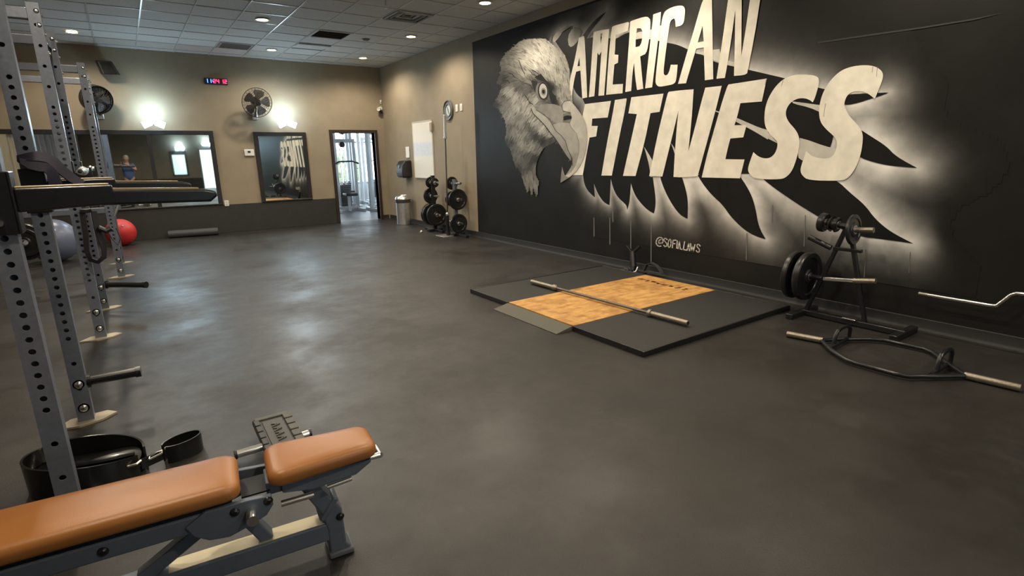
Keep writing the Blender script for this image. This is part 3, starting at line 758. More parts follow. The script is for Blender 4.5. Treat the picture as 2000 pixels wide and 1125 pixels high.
for q, g in enumerate(gaps):
    flat([soften(g, 1)], .0104+.0001*q).build('pale_gap', GAP, MUR, smooth=0)
def lobe(pts, tones, lift):
    q = [wallpt(x, y) for x, y in pts]; cy = sum(p[0] for p in q)/len(q); cz = sum(p[1] for p in q)/len(q)
    mb = MB().add([(XR-lift, *p) for p in q] + [(XR-lift, cy, cz)], [(i, (i+1) % len(q), len(q)) for i in range(len(q))])
    mb.build('pale_lobe', MISTP, MUR, smooth=0, cols=[w2c(t_) for t_ in tones] + [w2c(sum(tones)/len(tones))])
lobe(cI((388,600),(400,520),(440,450),(490,405),(560,420),(600,480),(560,570),(520,640),(470,690),(430,708),(400,680)), [195,180,150,90,60,90,150,195,205,210,205], .0120)
lobe(cI((160,600),(165,560),(210,500),(300,440),(400,390),(475,385),(400,420),(310,480),(240,580),(190,632),(170,630)), [185,170,155,135,95,60,90,150,185,200,195], .0121)
lobe(cI((105,620),(120,560),(160,510),(165,540),(130,635)), [120,100,60,90,130], .0122)
lobe(cI((672,575),(700,520),(770,470),(800,475),(730,530),(690,580)), [150,130,110,110,130,150], .0123)
# runs of thin paint
drips = [(1161,425,462),(1192,425,478),(1198,400,434),(1233,430,500),(1273,440,512),(1460,455,508),(1574,420,481),(1510,400,435),(1692,487,542),(1681,490,510),(1779,492,533)]
for q, (x, a, b) in enumerate(drips):
    k = -.0009*(x-1230)/ .9
    flat([[(x-.9, a), (x+.9, a), (x+1.1+k*.12*(b-a), b-2), (x+k*.12*(b-a), b+1), (x-1.1+k*.12*(b-a), b-2)]], .0100).build('paint_run', mat('thin grey paint', (.14, .14, .132), .6), MUR, smooth=0)

flat([[(1598, 82), (1700, 67), (1800, 53), (1905, 36), (1960, 25), (1906, 39), (1801, 56), (1702, 70), (1599, 85)]], .0092).build('paint_run', mat('faint scuff', (.026, .0255, .024), .6), MUR, smooth=0)
# lettering
letters = [
 ([cA((180,415),(235,395),(245,430),(258,720),(272,1070),(218,1082),(205,900),(197,775),(150,790),(130,870),(105,1040),(105,1100),(60,1090),(72,920),(100,800),(130,680),(165,500)), cA((185,630),(193,725),(164,730))], 0),
 ([cA((342,352),(425,332),(515,320),(505,430),(482,740),(458,1048),(395,1053),(412,800),(428,565),(403,608),(385,580),(370,820),(350,1058),(290,1068),(312,780),(330,500)), cA((417,372),(440,366),(421,485))], 0),
 ([cA((545,300),(562,285),(720,243),(733,252),(718,342),(615,376),(585,385),(580,520),(573,600),(615,604),(611,690),(570,710),(552,930),(665,922),(660,1025),(480,1042),(510,600),(530,400))], 0),
 ([cA((745,240),(772,225),(900,185),(938,188),(962,212),(968,260),(955,420),(932,555),(908,595),(855,620),(870,790),(888,975),(820,990),(800,860),(787,690),(770,800),(755,1000),(690,1012),(715,680),(735,420)), cA((820,312),(862,312),(880,345),(878,420),(865,480),(845,510),(803,520),(805,420))], 0),
 ([cA((998,160),(1082,132),(1075,250),(1035,560),(985,960),(908,972),(960,500),(985,300))], 0),
 ([[(1299,24),(1306,18),(1318,13),(1329,11),(1336.4,12),(1339.6,18),(1339,30),(1336.4,48.9),(1321.3,52.8),(1320.6,40),(1317.8,36),(1311.6,40),(1308.9,50),(1304,85),(1300,115),(1297,143),(1300,147.5),(1305,146.7),(1309,138.7),(1311.6,126.6),(1325,126.6),(1322.8,154.7),(1318.7,164.4),(1300,168),(1288.4,169.8),(1282,164.4),(1281.7,152.9),(1288.4,92.4),(1293,50),(1295,36)]], 1),
 ([cB((415,10),(440,-15),(518,-18),(525,450),(532,870),(440,883),(428,522),(345,537),(325,600),(232,915),(145,922),(250,555),(300,400),(380,120)), cB((415,285),(427,455),(362,468))], 0),
 ([cB((710,-90),(845,-90),(843,300),(840,620),(890,320),(948,-90),(1058,-90),(1045,20),(985,400),(905,805),(870,826),(760,835),(768,500),(775,110),(735,400),(685,720),(660,857),(567,866),(640,400),(690,30))], 0),
 ([cC((135,300),(420,265),(385,447),(215,460),(208,540),(275,540),(258,655),(185,668),(110,1080),(0,1080),(60,700),(110,420))], 0),
 ([cC((465,255),(590,237),(594,250),(560,440),(520,620),(430,1085),(315,1085),(370,760),(440,400))], 0),
 ([cC((645,225),(998,185),(955,385),(855,400),(790,720),(690,1090),(552,1088),(640,700),(705,410),(612,402))], 0),
 ([cD((45,165),(180,148),(316,138),(300,400),(285,560),(258,820),(330,560),(400,280),(445,120),(625,100),(545,420),(360,1093),(180,1105),(95,1100),(110,830),(130,560),(150,370),(105,560),(55,760),(0,985),(-27,1095),(-172,1090),(-82,650),(-22,400),(30,185))], 0),
 ([cD((700,85),(1120,20),(1065,272),(830,290),(800,420),(765,532),(898,530),(862,665),(720,678),(690,790),(665,905),(875,908),(825,1115),(405,1105),(470,830),(570,480),(640,240),(685,110))], 0),
 ([cE((700,130),(724,148),(722,210),(690,320),(670,360),(645,340),(600,323),(540,325),(480,355),(440,410),(430,470),(455,530),(520,600),(550,660),(555,730),(530,850),(490,960),(440,1015),(390,1037),(160,1033),(115,990),(98,955),(110,900),(148,797),(190,835),(240,852),(290,850),(330,820),(355,770),(362,720),(345,690),(290,640),(250,570),(243,490),(255,390),(290,300),(350,210),(420,150),(500,120),(580,115),(660,120))], 1),
 ([cE((1250,60),(1288,100),(1285,160),(1240,270),(1215,332),(1180,300),(1130,270),(1060,260),(1000,275),(965,310),(945,370),(955,410),(990,480),(1060,550),(1105,615),(1112,690),(1090,830),(1040,950),(980,1025),(920,1050),(630,1045),(575,1000),(560,960),(570,910),(612,788),(660,830),(720,850),(800,855),(850,830),(880,760),(882,700),(860,660),(780,590),(735,530),(722,440),(735,350),(770,250),(830,160),(910,85),(1000,48),(1100,33),(1190,37))], 1),
]
for q, (loops, curvy) in enumerate(letters):
    loops = [soften(lp, 2 if curvy else 1, 75 if curvy else 28) for lp in loops]
    flat(loops, .0135+.00015*(q % 4)).build('letter', CREAM, MUR, smooth=0)
# scratches on the last letter
for a, b in (((1706,130),(1705,142)), ((1715,131),(1713.5,150)), ((1614,202),(1610,228)), ((1531,157),(1528,168)), ((1498,155),(1496,166))):
    flat([[(a[0]-.5, a[1]), (a[0]+.5, a[1]), (b[0]+.3, b[1]), (b[0]-.4, b[1])]], .0145).build('scratch', mat('scratched paint', (.18, .17, .15), .7), MUR, smooth=0)

# signature in thin strokes
def strokes(segs, wpx, lift, m_, name, parent):
    mb = MB()
    for sg in segs:
        for (a, b) in zip(sg[:-1], sg[1:]):
            dx, dy = b[0]-a[0], b[1]-a[1]; l = math.hypot(dx, dy) or 1
            nx, ny = -dy/l*wpx/2, dx/l*wpx/2; ex, ey = dx/l*wpx*.3, dy/l*wpx*.3
            q = [(a[0]+nx-ex, a[1]+ny-ey), (a[0]-nx-ex, a[1]-ny-ey), (b[0]-nx+ex, b[1]-ny+ey), (b[0]+nx+ex, b[1]+ny+ey)]
            mb.add([(XR-lift, *wallpt(*p)) for p in q], [(0, 1, 2, 3)])
    return mb.build(name, m_, parent, smooth=0)
cS = lambda *p: crop(1180, 440, 8.0375, p)
SIG = mat('signature paint', (.62, .60, .54), .6)
glyph = [
 [cS((905,225),(885,225),(868,250),(870,280),(888,285),(905,260),(910,230),(905,275),(925,280),(938,250),(930,210),(905,188),(870,190),(840,220),(826,265),(840,305),(870,328),(905,325))],
 [cS((1000,225),(985,203),(958,205),(952,235),(975,260),(998,290),(995,325),(965,332),(948,310))],
 [cS((1035,222),(1020,260),(1015,315),(1028,345),(1048,340),(1060,290),(1062,240),(1050,218),(1035,222))],
 [cS((1082,350),(1095,232),(1140,232)), cS((1090,285),(1125,288))],
 [cS((1160,240),(1152,358))],
 [cS((1172,365),(1195,245),(1208,372)), cS((1180,325),(1202,328))],
 [cS((1226,372),(1232,378))],
 [cS((1275,255),(1255,378),(1305,388))],
 [cS((1315,390),(1340,268),(1352,398)), cS((1322,350),(1348,353))],
 [cS((1370,285),(1378,400),(1402,325),(1415,408),(1438,300))],
 [cS((1520,325),(1500,298),(1475,300),(1468,330),(1490,355),(1512,385),(1502,418),(1470,415),(1458,395))],
]
for g in glyph: strokes(g, 2.0, .0150, SIG, 'signature_letter', MUR)

# eagle head
head = cJ((1118,960),(1085,800),(1075,500),(1020,340),(965,280),(850,190),(750,110),(690,115),(580,110),(450,130),(370,170),(310,230),(210,300),(130,430),(140,560),(80,720),(160,760),(90,920),(20,1040)) + \
       cK((90,180),(140,280),(160,380),(140,480),(190,560),(220,640),(240,720),(300,800),(330,900),(370,1020),(382,930),(412,1050),(420,950),(462,1060),(472,960),(480,890),(450,830),(450,740),(480,640),(530,560),(600,520),(650,490),(700,560),(800,690),(830,600),(800,300),(820,120))
tones = [(*p, t_) for p, t_ in zip(cJ((700,200),(600,350),(850,400),(500,200),(900,650),(400,300),(300,300),(220,380),(300,480),(450,420),(400,520),(330,600),(250,650),(180,680),(130,700),(480,580),(520,680),(440,700),(600,480),(620,620),(590,700),(560,820),(480,860),(420,780),(720,600),(820,780),(870,960),(960,880),(1040,700),(1030,450),(1000,950),(620,950),(560,900),(700,980),(820,940),(350,760),(250,830),(350,900),(450,1000),(150,930),(60,1020),(760,500),(700,300),(950,300),(1050,900)),
    (205,212,212,185,205,180,150,140,140,200,150,115,100,55,75,190,140,110,208,130,40,85,100,95,170,45,28,190,200,190,190,205,150,120,110,105,195,180,180,110,55,212,205,185,190))] + \
  [(*p, t_) for p, t_ in zip(cK((250,150),(350,200),(150,150),(200,250),(300,300),(420,300),(500,380),(480,280),(580,430),(250,420),(180,350),(350,420),(400,400),(450,440),(520,490),(590,480),(300,520),(400,560),(450,580),(230,560),(280,650),(380,650),(430,660),(330,740),(380,760),(440,780),(400,850),(350,900),(430,950),(450,1020),(380,1000),(300,760),(200,520),(620,510),(370,350),(280,270)),
    (190,195,140,165,160,190,205,195,185,150,115,150,95,55,45,70,160,172,130,110,110,85,50,110,75,120,135,135,145,125,125,75,70,90,110,125))]  # tones mix the painted shading with lamplight falling off at lower left
dirs = [(*p, d) for p, d in zip(cJ((950,500),(700,350),(900,800),(500,250),(350,300),(200,400),(200,550),(150,700),(300,480),(450,600),(250,850),(400,950),(120,980)), ((-.25,-1),(-.5,-.85),(-.1,-1),(-.8,-.6),(-.95,-.1),(-.95,.3),(-.95,.35),(-.85,.5),(-.7,-.6),(-.5,-.8),(-.7,.7),(-.45,.9),(-.75,.65)))] + \
       [(*p, d) for p, d in zip(cK((200,200),(350,250),(500,330),(200,400),(300,550),(250,700),(400,620),(350,900),(430,950)), ((-.55,.85),(-.5,.85),(-.7,.7),(-.4,.92),(-.5,.85),(-.1,1),(-.6,.8),(.15,1),(.22,1)))]
TN = np.array([[a, b] for a, b, _ in tones]); TV = np.array([c for _, _, c in tones], float)
DN = np.array([[a, b] for a, b, _ in dirs]); DV = np.array([c for _, _, c in dirs], float)
def tone_at(x, y):
    w = 1/((TN[:, 0]-x)**2 + (TN[:, 1]-y)**2 + 14)**1.7
    return float((w*TV).sum()/w.sum())
def dir_at(x, y):
    w = 1/((DN[:, 0]-x)**2 + (DN[:, 1]-y)**2 + 30)**1.5
    d = (w[:, None]*DV).sum(0); return d/np.hypot(*d)
def inside(x, y, P):
    r = False
    for i in range(len(P)):
        a, b = P[i-1], P[i]
        if (a[1] > y) != (b[1] > y) and x < a[0] + (y-a[1])*(b[0]-a[0])/(b[1]-a[1]): r = not r
    return r
mb = MB(); cols = []; idx = {}
st = 2.0
for i in range(0, 90):
    for j in range(0, 165):
        x, y = 960+i*st, 70+j*st
        if inside(x+st/2, y+st/2, head):
            q = []
            for a, b in ((i, j), (i+1, j), (i+1, j+1), (i, j+1)):
                if (a, b) not in idx:
                    idx[a, b] = len(mb.v); X_, Y_ = 960+a*st, 70+b*st
                    mb.v.append(Vector((XR-.0160, *wallpt(X_, Y_)))); cols.append(w2c(tone_at(X_, Y_)*.97))
                q.append(idx[a, b])
            mb.f.append(tuple(q))
EAG = mb.build('eagle_head', painted('eagle paint'), MUR, smooth=0, cols=cols, label='painted white eagle head with hooked open beak')
# plume strokes
random.seed(11); mb = MB(); cols = []
n_ = 0
while n_ < 2300:
    x, y = random.uniform(962, 1120), random.uniform(74, 388)
    if not inside(x, y, head): continue
    d = dir_at(x, y); l = random.uniform(5, 15) if y < 330 else random.uniform(8, 18); w = random.uniform(.5, 1.25)
    bend = random.uniform(-.22, .22)
    t_ = tone_at(x, y)*random.choice((.70, .86, .94, 1.0, 1.06, 1.12)); t_ = min(t_, 222)
    p = [(x-d[0]*l*.5, y-d[1]*l*.5), (x-d[1]*l*bend*.5, y+d[0]*l*bend*.5), (x+d[0]*l*.5, y+d[1]*l*.5)]
    if any(not inside(*q, head) for q in (p[0], p[1])): continue
    s_ = [(p[0][0]-d[1]*w*.5, p[0][1]+d[0]*w*.5), (p[0][0]+d[1]*w*.5, p[0][1]-d[0]*w*.5), (p[1][0]+d[1]*w, p[1][1]-d[0]*w), p[2], (p[1][0]-d[1]*w, p[1][1]+d[0]*w)]
    lift = .0166 + .0008*random.random()
    k = len(mb.v)
    mb.v += [Vector((XR-lift, *wallpt(*q))) for q in s_]; mb.f.append((k, k+1, k+2, k+3, k+4)); cols += [w2c(t_)]*5
    n_ += 1
pl = mb.build('plumes', painted('eagle paint'), EAG, smooth=0, cols=cols); pl['kind'] = 'stuff'
def shade(name, pts, tv, lift, it=2, keep=62, par=EAG):
    pts = soften(pts, it, keep)
    q = [wallpt(x, y) for x, y in pts]
    tri = tessellate_polygon([[Vector((*p, 0)) for p in q]])
    f_ = tv if callable(tv) else (lambda x, y: tv)
    return MB().add([(XR-lift, *p) for p in q], [tuple(t) for t in tri]).build(name, painted('eagle paint'), par, smooth=0, cols=[w2c(f_(x, y)) for x, y in pts])
shade('mouth', cK((650,500),(720,560),(800,680),(815,735),(740,835),(700,900),(640,820),(560,700),(520,600),(560,540)), 34, .0168)
shade('brow', cJ((690,590),(760,680),(830,740),(845,860),(900,900),(880,1005),(835,995),(805,900),(790,800),(725,700),(655,680),(600,640)), 34, .0178)
shade('brow', cJ((560,690),(640,690),(650,760),(632,860),(600,830),(575,760)), 42, .0179)
shade('cere', cK((408,155),(520,122),(620,115),(690,140),(728,180),(722,260),(720,315),(640,312),(600,262),(540,215),(450,185)), lambda x, y: 135+ (x-1040)*.6, .0180)
shade('lip', cK((404,162),(430,143),(455,178),(520,225),(590,285),(632,360),(700,428),(748,482),(768,560),(797,640),(802,692),(740,622),(690,530),(650,470),(600,400),(550,330),(480,262),(420,210)), lambda x, y: 190-max(0, (y-235))*.55, .0184)
shade('beak_side', cK((622,325),(700,300),(790,310),(802,350),(855,410),(880,500),(882,600),(850,720),(800,800),(742,840),(815,735),(818,660),(790,610),(765,560),(745,480),(700,430),(650,390)), lambda x, y: 188 if y < 300 else 168, .0186)
shade('beak_ridge', cK((715,135),(735,97),(790,82),(830,120),(915,230),(950,310),(968,420),(960,540),(925,680),(860,790),(780,857),(742,840),(800,800),(850,720),(882,600),(880,500),(855,410),(802,350),(790,310),(815,260),(800,200),(745,190),(722,180)), lambda x, y: 222 if x < 1130 else 205, .0190)
shade('hook_tip', cK((715,742),(730,800),(745,838),(790,850),(700,905),(700,870)), 150, .0191)
shade('nostril', cK((730,245),(765,228),(810,240),(812,264),(762,275),(730,282)), 22, .0196)
strokes([cK((405,165),(425,215),(480,268),(540,330),(590,400),(640,455),(690,530),(760,640),(802,692))], 1.3, .0198, FEATHER, 'mouth_line', EAG)
strokes([cK((455,178),(520,215),(590,270),(625,335),(655,392),(705,432),(750,490),(772,570),(815,655),(820,735))], 1.2, .0198, mat('grey paint line', (.07, .068, .06), .6), 'mouth_line', EAG)
strokes([cK((722,182),(712,130),(735,95),(795,80))], 1.0, .0198, mat('grey paint line', (.07, .068, .06), .6), 'beak_line', EAG)
strokes([cK((790,312),(805,352),(858,412),(882,500),(884,600),(850,725),(800,802))], .9, .0198, mat('soft paint line', (.2, .195, .165), .6), 'beak_line', EAG)
def ell(cx, cy, rx, ry, n=28, tilt=-.08):
    return cJ(*[(cx+rx*math.cos(q)*math.cos(tilt)-ry*math.sin(q)*math.sin(tilt), cy+rx*math.cos(q)*math.sin(tilt)+ry*math.sin(q)*math.cos(tilt)) for q in [k*2*math.pi/n for k in range(n)]])
shade('eye_ring', ell(712, 832, 92, 140), lambda x, y: 60 if x > 1062 else 130, .0200, 0)
shade('eye_ring', ell(720, 832, 68, 118), 22, .0202, 0)
eye = shade('eye', ell(724, 830, 55, 103), 205, .0204, 0)
shade('pupil', ell(728, 838, 20, 30), 14, .0208, 0)
shade('eye_ring', ell(728, 838, 34, 52), 150, .0206, 0)
strokes([cJ((660,720),(690,700),(740,720),(790,790)), cJ((540,545),(580,600),(660,640)), cJ((560,540),(620,560),(660,600)), cJ((390,410),(430,520),(470,600)), cJ((470,720),(540,740),(580,800)), cJ((250,580),(300,600),(330,640)), cJ((170,690),(230,680),(260,720)), cJ((470,880),(540,990),(580,1010))], 1.2, .0202, FEATHER, 'crease', EAG)

# ------------------------------------------------------------------ lifting platform and barbell
PX0, PX1, PY0, PY1 = 3.04, 5.09, 2.63, 5.17
WY0, WY1 = 3.435, 4.44
MATB = mat('black platform rubber', (.020, .0195, .019), .6, var=.3, scale=120, bump=.2, bscale=250)
def wood_material():
    M = bpy.data.materials.new('oiled plywood'); M.use_nodes = True; nt = M.node_tree; P = nt.nodes['Principled BSDF']; N = nt.nodes.new; L = nt.links.new
    tc = N('ShaderNodeTexCoord'); mp = N('ShaderNodeMapping'); mp.inputs['Scale'].default_value = (1.2, 5, 1); L(tc.outputs['Object'], mp.inputs[0])
    n1 = N('ShaderNodeTexNoise'); n1.inputs['Scale'].default_value = 3.2; n1.inputs['Detail'].default_value = 8; n1.inputs['Roughness'].default_value = .65; L(mp.outputs[0], n1.inputs['Vector'])
    r = N('ShaderNodeValToRGB'); L(n1.outputs['Fac'], r.inputs['Fac'])
    for e, (p, c) in zip(r.color_ramp.elements, ((.33, (.40, .195, .060)), (.66, (.70, .40, .125)))): e.position = p; e.color = (*c, 1)
    n2 = N('ShaderNodeTexNoise'); n2.inputs['Scale'].default_value = 9; n2.inputs['Detail'].default_value = 6; L(tc.outputs['Object'], n2.inputs['Vector'])
    r2 = N('ShaderNodeValToRGB'); L(n2.outputs['Fac'], r2.inputs['Fac'])
    for e, (p, c) in zip(r2.color_ramp.elements, ((.36, (.72, .66, .6)), (.52, (1, 1, 1)))): e.position = p; e.color = (*c, 1)
    mx = N('ShaderNodeMix'); mx.data_type = 'RGBA'; mx.blend_type = 'MULTIPLY'; mx.inputs[0].default_value = 1
    L(r.outputs['Color'], mx.inputs[6]); L(r2.outputs['Color'], mx.inputs[7]); L(mx.outputs[2], P.inputs['Base Color'])
    P.inputs['Roughness'].default_value = .5
    return M
WOOD = wood_material()
t = thing('lifting_platform', 'black rubber lifting platform with an orange plywood centre by the mural', 'platform', ((PX0+PX1)/2, (PY0+PY1)/2, 0))
MB().span((PX0, PY0, .002), (PX1, WY0, .042)).build('rubber_side', MATB, t, bevel=.006)
MB().span((PX0, WY1, .002), (PX1, PY1, .042)).build('rubber_side', MATB, t, bevel=.006)
EDGE = mat('black platform edging', (.012, .012, .013), .35)
for a, b in (((PX0-.018, PY0-.018), (PX1, PY0)), ((PX0-.018, PY1), (PX1, PY1+.018)), ((PX0-.018, PY0), (PX0, WY0)), ((PX0-.018, WY1), (PX0, PY1)), ((PX1, PY0-.018), (PX1+.018, PY1+.018))):
    MB().span((a[0], a[1], 0), (b[0], b[1], .046)).build('edge_strip', EDGE, t, bevel=.004)
for a, b in ((PX0, 3.78), (3.784, 4.52), (4.524, PX1)):
    MB().span((a, WY0+.003, .002), (b, WY1-.003, .044)).build('wood_panel', WOOD, t, smooth=0, bevel=.002)
# worn dark stencil on the plywood near the wall
STN = mat('worn dark stencil', (.10, .045, .012), .6, var=.5, scale=30)
mb = MB(); random.seed(5)
for k in range(8):
    y = 4.30-k*.092; x = 4.86
    for q in range(3):
        u = x+random.uniform(-.03, .03); v = y+random.uniform(-.02, .02)
        mb.box((u, v, .0445), (random.uniform(.012, .04), random.uniform(.03, .07), .001), rz=random.uniform(-.5, .5))
mb.build('stencil_mark', STN, t, smooth=0)
o = MB().prism([(2.845, WY0-.0, .001), (2.845, WY0, .006), (3.02, WY0, .040), (3.02, WY0, .001)], (0, WY1-WY0-.01, 0)).build('ramp_wedge', mat('olive grey ramp rubber', (.085, .080, .062), .7, var=.15, scale=90, bump=.2, bscale=250), None, smooth=0)
tag(o, 'thin grey rubber ramp wedge at the front of the plywood', 'ramp')

def barbell(p0, p1, label, sleeve=.42, mshaft=WORN, msl=WORN, r=.0145, rs=.025, group=None):
    p0 = Vector(p0); p1 = Vector(p1); d = (p1-p0).normalized()
    t = thing('barbell', label, 'barbell', tuple((p0+p1)/2), group)
    MB().cyl(p0+d*sleeve, p1-d*sleeve, r, n=16).build('shaft', mshaft, t)
    for a, e in ((p0, d), (p1, -d)):
        MB().lathe([(0, 0), (rs-.004, 0), (rs, .004), (rs, sleeve-.03), (rs+.011, sleeve-.028), (rs+.011, sleeve), (rs-.006, sleeve+.02), (r, sleeve+.02)], a, e, 22).build('sleeve', msl, t)
        MB().lathe([(rs*.55, -.001), (0, -.003)], a, e, 16).build('end_cap', BLACKM, t)
    return t
barbell((3.705, 4.93, .075), (3.79, 2.80, .075), 'bare steel barbell lying across the plywood platform', mshaft=mat('dark bar shaft', (.16, .145, .12), .4, metal=.8))

# ------------------------------------------------------------------ weight plates and trees
def plate(c, ax, r, w, label, group, parent=None):
    c = Vector(c); a = Vector(ax).normalized()
    t = thing('weight_plate', label, 'weight plate', tuple(c - Vector((0, 0, r*math.sqrt(max(0, 1-a.z**2))))), group)
    h = w/2
    MB().lathe([(.030, -h), (.06, -h), (.068, -h*.55), (r*.72, -h*.5), (r*.78, -h), (r-.008, -h), (r, -h*.6), (r, h*.6), (r-.008, h), (r*.78, h), (r*.72, h*.5), (.068, h*.55), (.06, h), (.030, h), (.030, -h)], c, a, 40).build('disc', PLATE_RUB, t)
    MB().lathe([(.0265, -h-.001), (.038, -h-.001), (.038, -h-.003), (.0265, -h-.003), (.0265, h+.003), (.038, h+.003), (.038, h+.001)], c, a, 22).build('hub_ring', STEEL, t)
    return t

t1x, t1y = 5.13, 10.15
t = thing('plate_tree', 'black weight plate tree beside the whiteboard, the farther of two', 'plate rack', (t1x, t1y, 0))
MB().span((t1x-.035, t1y-.035, .05), (t1x+.035, t1y+.035, 1.14)).build('post', BLACKM, t, bevel=.006)
MB().span((t1x-.16, t1y-.05, 0), (t1x+.16, t1y+.05, .05)).build('foot', BLACKM, t, bevel=.006)
MB().span((t1x-.035, t1y-.36, 0), (t1x+.035, t1y+.42, .049)).build('base_rail', BLACKM, t, bevel=.006)
for z, sg in ((.99, 1), (.99, -1), (.72, 1), (.72, -1), (.34, 1), (.34, -1)):
    MB().cyl((t1x, t1y+sg*.03, z), (t1x, t1y+sg*.24, z+.012), .0235, n=16).build('peg', CHROME, t)
PG = 'weight plates on the far trees'
plate((t1x, t1y+.10, .995), (0, 1, 0), .115, .03, 'small black plate behind the top of the farther plate tree post', PG)
plate((t1x, t1y-.08, .995), (0, 1, 0), .095, .03, 'small black plate in front at the top of the farther plate tree', PG)
plate((t1x, t1y+.13, .725), (0, 1, 0), .16, .035, 'medium black plate on the middle peg of the farther plate tree', PG)
plate((t1x, t1y+.10, .345), (0, 1, 0), .225, .05, 'large black plate behind, lowest on the farther plate tree', PG)
plate((t1x, t1y+.165, .345), (0, 1, 0), .225, .05, 'large black plate rearmost of the pair low on the farther plate tree', PG)
plate((t1x, t1y-.10, .345), (0, 1, 0), .225, .05, 'large black plate in front, lowest on the farther plate tree', PG)
t2x, t2y = 5.15, 9.28
t = thing('plate_tree', 'grey weight plate tree next to the mural edge, the nearer of two far trees', 'plate rack', (t2x, t2y, 0))
MB().span((t2x-.035, t2y-.035, .05), (t2x+.035, t2y+.035, 1.08)).build('post', GREYM, t, bevel=.006)
MB().span((t2x-.09, t2y-.06, 0), (t2x+.16, t2y+.06, .05)).build('foot', BLACKM, t, bevel=.006)
MB().span((t2x-.035, t2y-.42, 0), (t2x+.035, t2y+.40, .049)).build('base_rail', BLACKM, t, bevel=.006)
for z, sg in ((1.0, 1), (1.0, -1), (.70, 1), (.70, -1), (.245, 1), (.245, -1)):
    MB().cyl((t2x, t2y+sg*.03, z), (t2x, t2y+sg*.24, z+.012), .0235, n=16).build('peg', CHROME, t)
plate((t2x, t2y+.10, 1.005), (0, 1, 0), .125, .035, 'small black plate at the top of the plate tree by the mural', PG)
plate((t2x, t2y+.12, .705), (0, 1, 0), .15, .04, 'medium black plate at the back of the middle peg by the mural', PG)
plate((t2x, t2y-.10, .705), (0, 1, 0), .20, .045, 'large black plate on the middle peg of the tree by the mural', PG)
plate((t2x, t2y-.10, .245), (0, 1, 0), .185, .045, 'large black plate lowest on the tree by the mural', PG)
# bar holder and upright barbell
t = thing('bar_holder', 'grey floor socket holding the upright barbell between the plate trees', 'bar holder', (5.0, 9.35, 0))
MB().span((4.83, 9.2, 0), (5.05, 9.55, .012)).build('base_plate', STEEL, t, bevel=.003)
MB().lathe([(.028, .012), (.034, .012), (.034, .40), (.028, .40), (.028, .02)], (5.0, 9.35, 0)).build('socket_tube', BLACKM, t)
barbell((5.0, 9.35, .02), (5.015, 9.30, 2.26), 'tall barbell standing upright between the two far plate trees', .42, mshaft=mat('dark bar shaft', (.16, .145, .12), .4, metal=.8), msl=STEEL)
o = MB().ribbon([(4.93, 10.42, .004), (4.90, 10.34, .012), (4.86, 10.25, .006), (4.80, 10.18, .004)], (.03, -.02, .012), .002).build('paper_scrap', WHITE, None)
tag(o, 'white scrap of paper lying on the floor before the plate trees', 'paper')

# A-frame tree close to the mural on the right
ax_, ay_ = 5.06, 2.16
t = thing('plate_tree', 'black A-frame plate tree with bare steel pegs right of the platform', 'plate rack', (ax_, ay_, 0))
top = Vector((ax_, ay_, .90))
fa = Vector((ax_, 2.44, .04)); fb = Vector((ax_, 1.93, .04))
MB().beam(top, fa, .036, .036, (1, 0, 0)).build('frame_leg', BLACKM, t, bevel=.006)
MB().beam(top, fb, .036, .036, (1, 0, 0)).build('frame_leg', BLACKM, t, bevel=.006)
MB().beam((ax_, 2.47, .03), (ax_, 1.62, .03), .06, .05).build('base_rail', BLACKM, t, bevel=.006)
MB().beam((4.80, 2.46, .025), (5.28, 2.46, .025), .06, .05).build('foot', BLACKM, t, bevel=.006)
MB().beam((4.86, 1.64, .025), (5.28, 1.64, .025), .06, .05).build('foot', BLACKM, t, bevel=.006)
MB().span((5.01, 1.99, .055), (5.11, 2.10, .066)).build('plate_cap', CHROME, t, bevel=.002)
def peg(a, b, m1=WORN):
    MB().cyl(a, b, .0235, n=16).build('peg', m1, t)
peg((ax_-.01, ay_+.01, .86), (ax_-.01, ay_+.26, .885), BLACKM); peg((ax_-.01, ay_-.02, .835), (ax_-.01, ay_-.20, .85))
peg((ax_-.01, ay_+.12, .66), (ax_-.01, ay_+.32, .735), BLACKM)
peg((ax_-.01, ay_+.16, .375), (ax_-.01, ay_+.47, .37), BLACKM); peg((ax_-.01, ay_-.10, .40), (ax_-.01, ay_-.27, .425))
MB().beam((ax_, ay_+.155, .372), (ax_, ay_-.11, .40), .04, .03).build('crossbar', STEEL, t, bevel=.004)
MB().beam((ax_, ay_+.10, .66), (ax_, ay_-.13, .66), .04, .03).build('crossbar', BLACKM, t, bevel=.004)
NG = 'weight plates on the near tree'
plate((ax_-.01, ay_+.21, .88), (0, 1, .1), .085, .055, 'small thick black plate outermost at the top of the A-frame tree', NG)
plate((ax_-.01, ay_+.115, .87), (0, 1, .1), .05, .07, 'tiny black plate with glints beside the A-frame top', NG)
plate((ax_-.01, ay_-.045, .838), (0, 1, -.08), .13, .03, 'medium black plate on the upper bare peg of the A-frame tree', NG)
plate((ax_-.01, ay_+.30, .372), (0, 1, 0), .225, .06, 'large black plate inner of the pair low on the A-frame tree', NG)
plate((ax_-.01, ay_+.41, .371), (0, 1, 0), .225, .05, 'large black plate outermost low on the A-frame tree', NG)

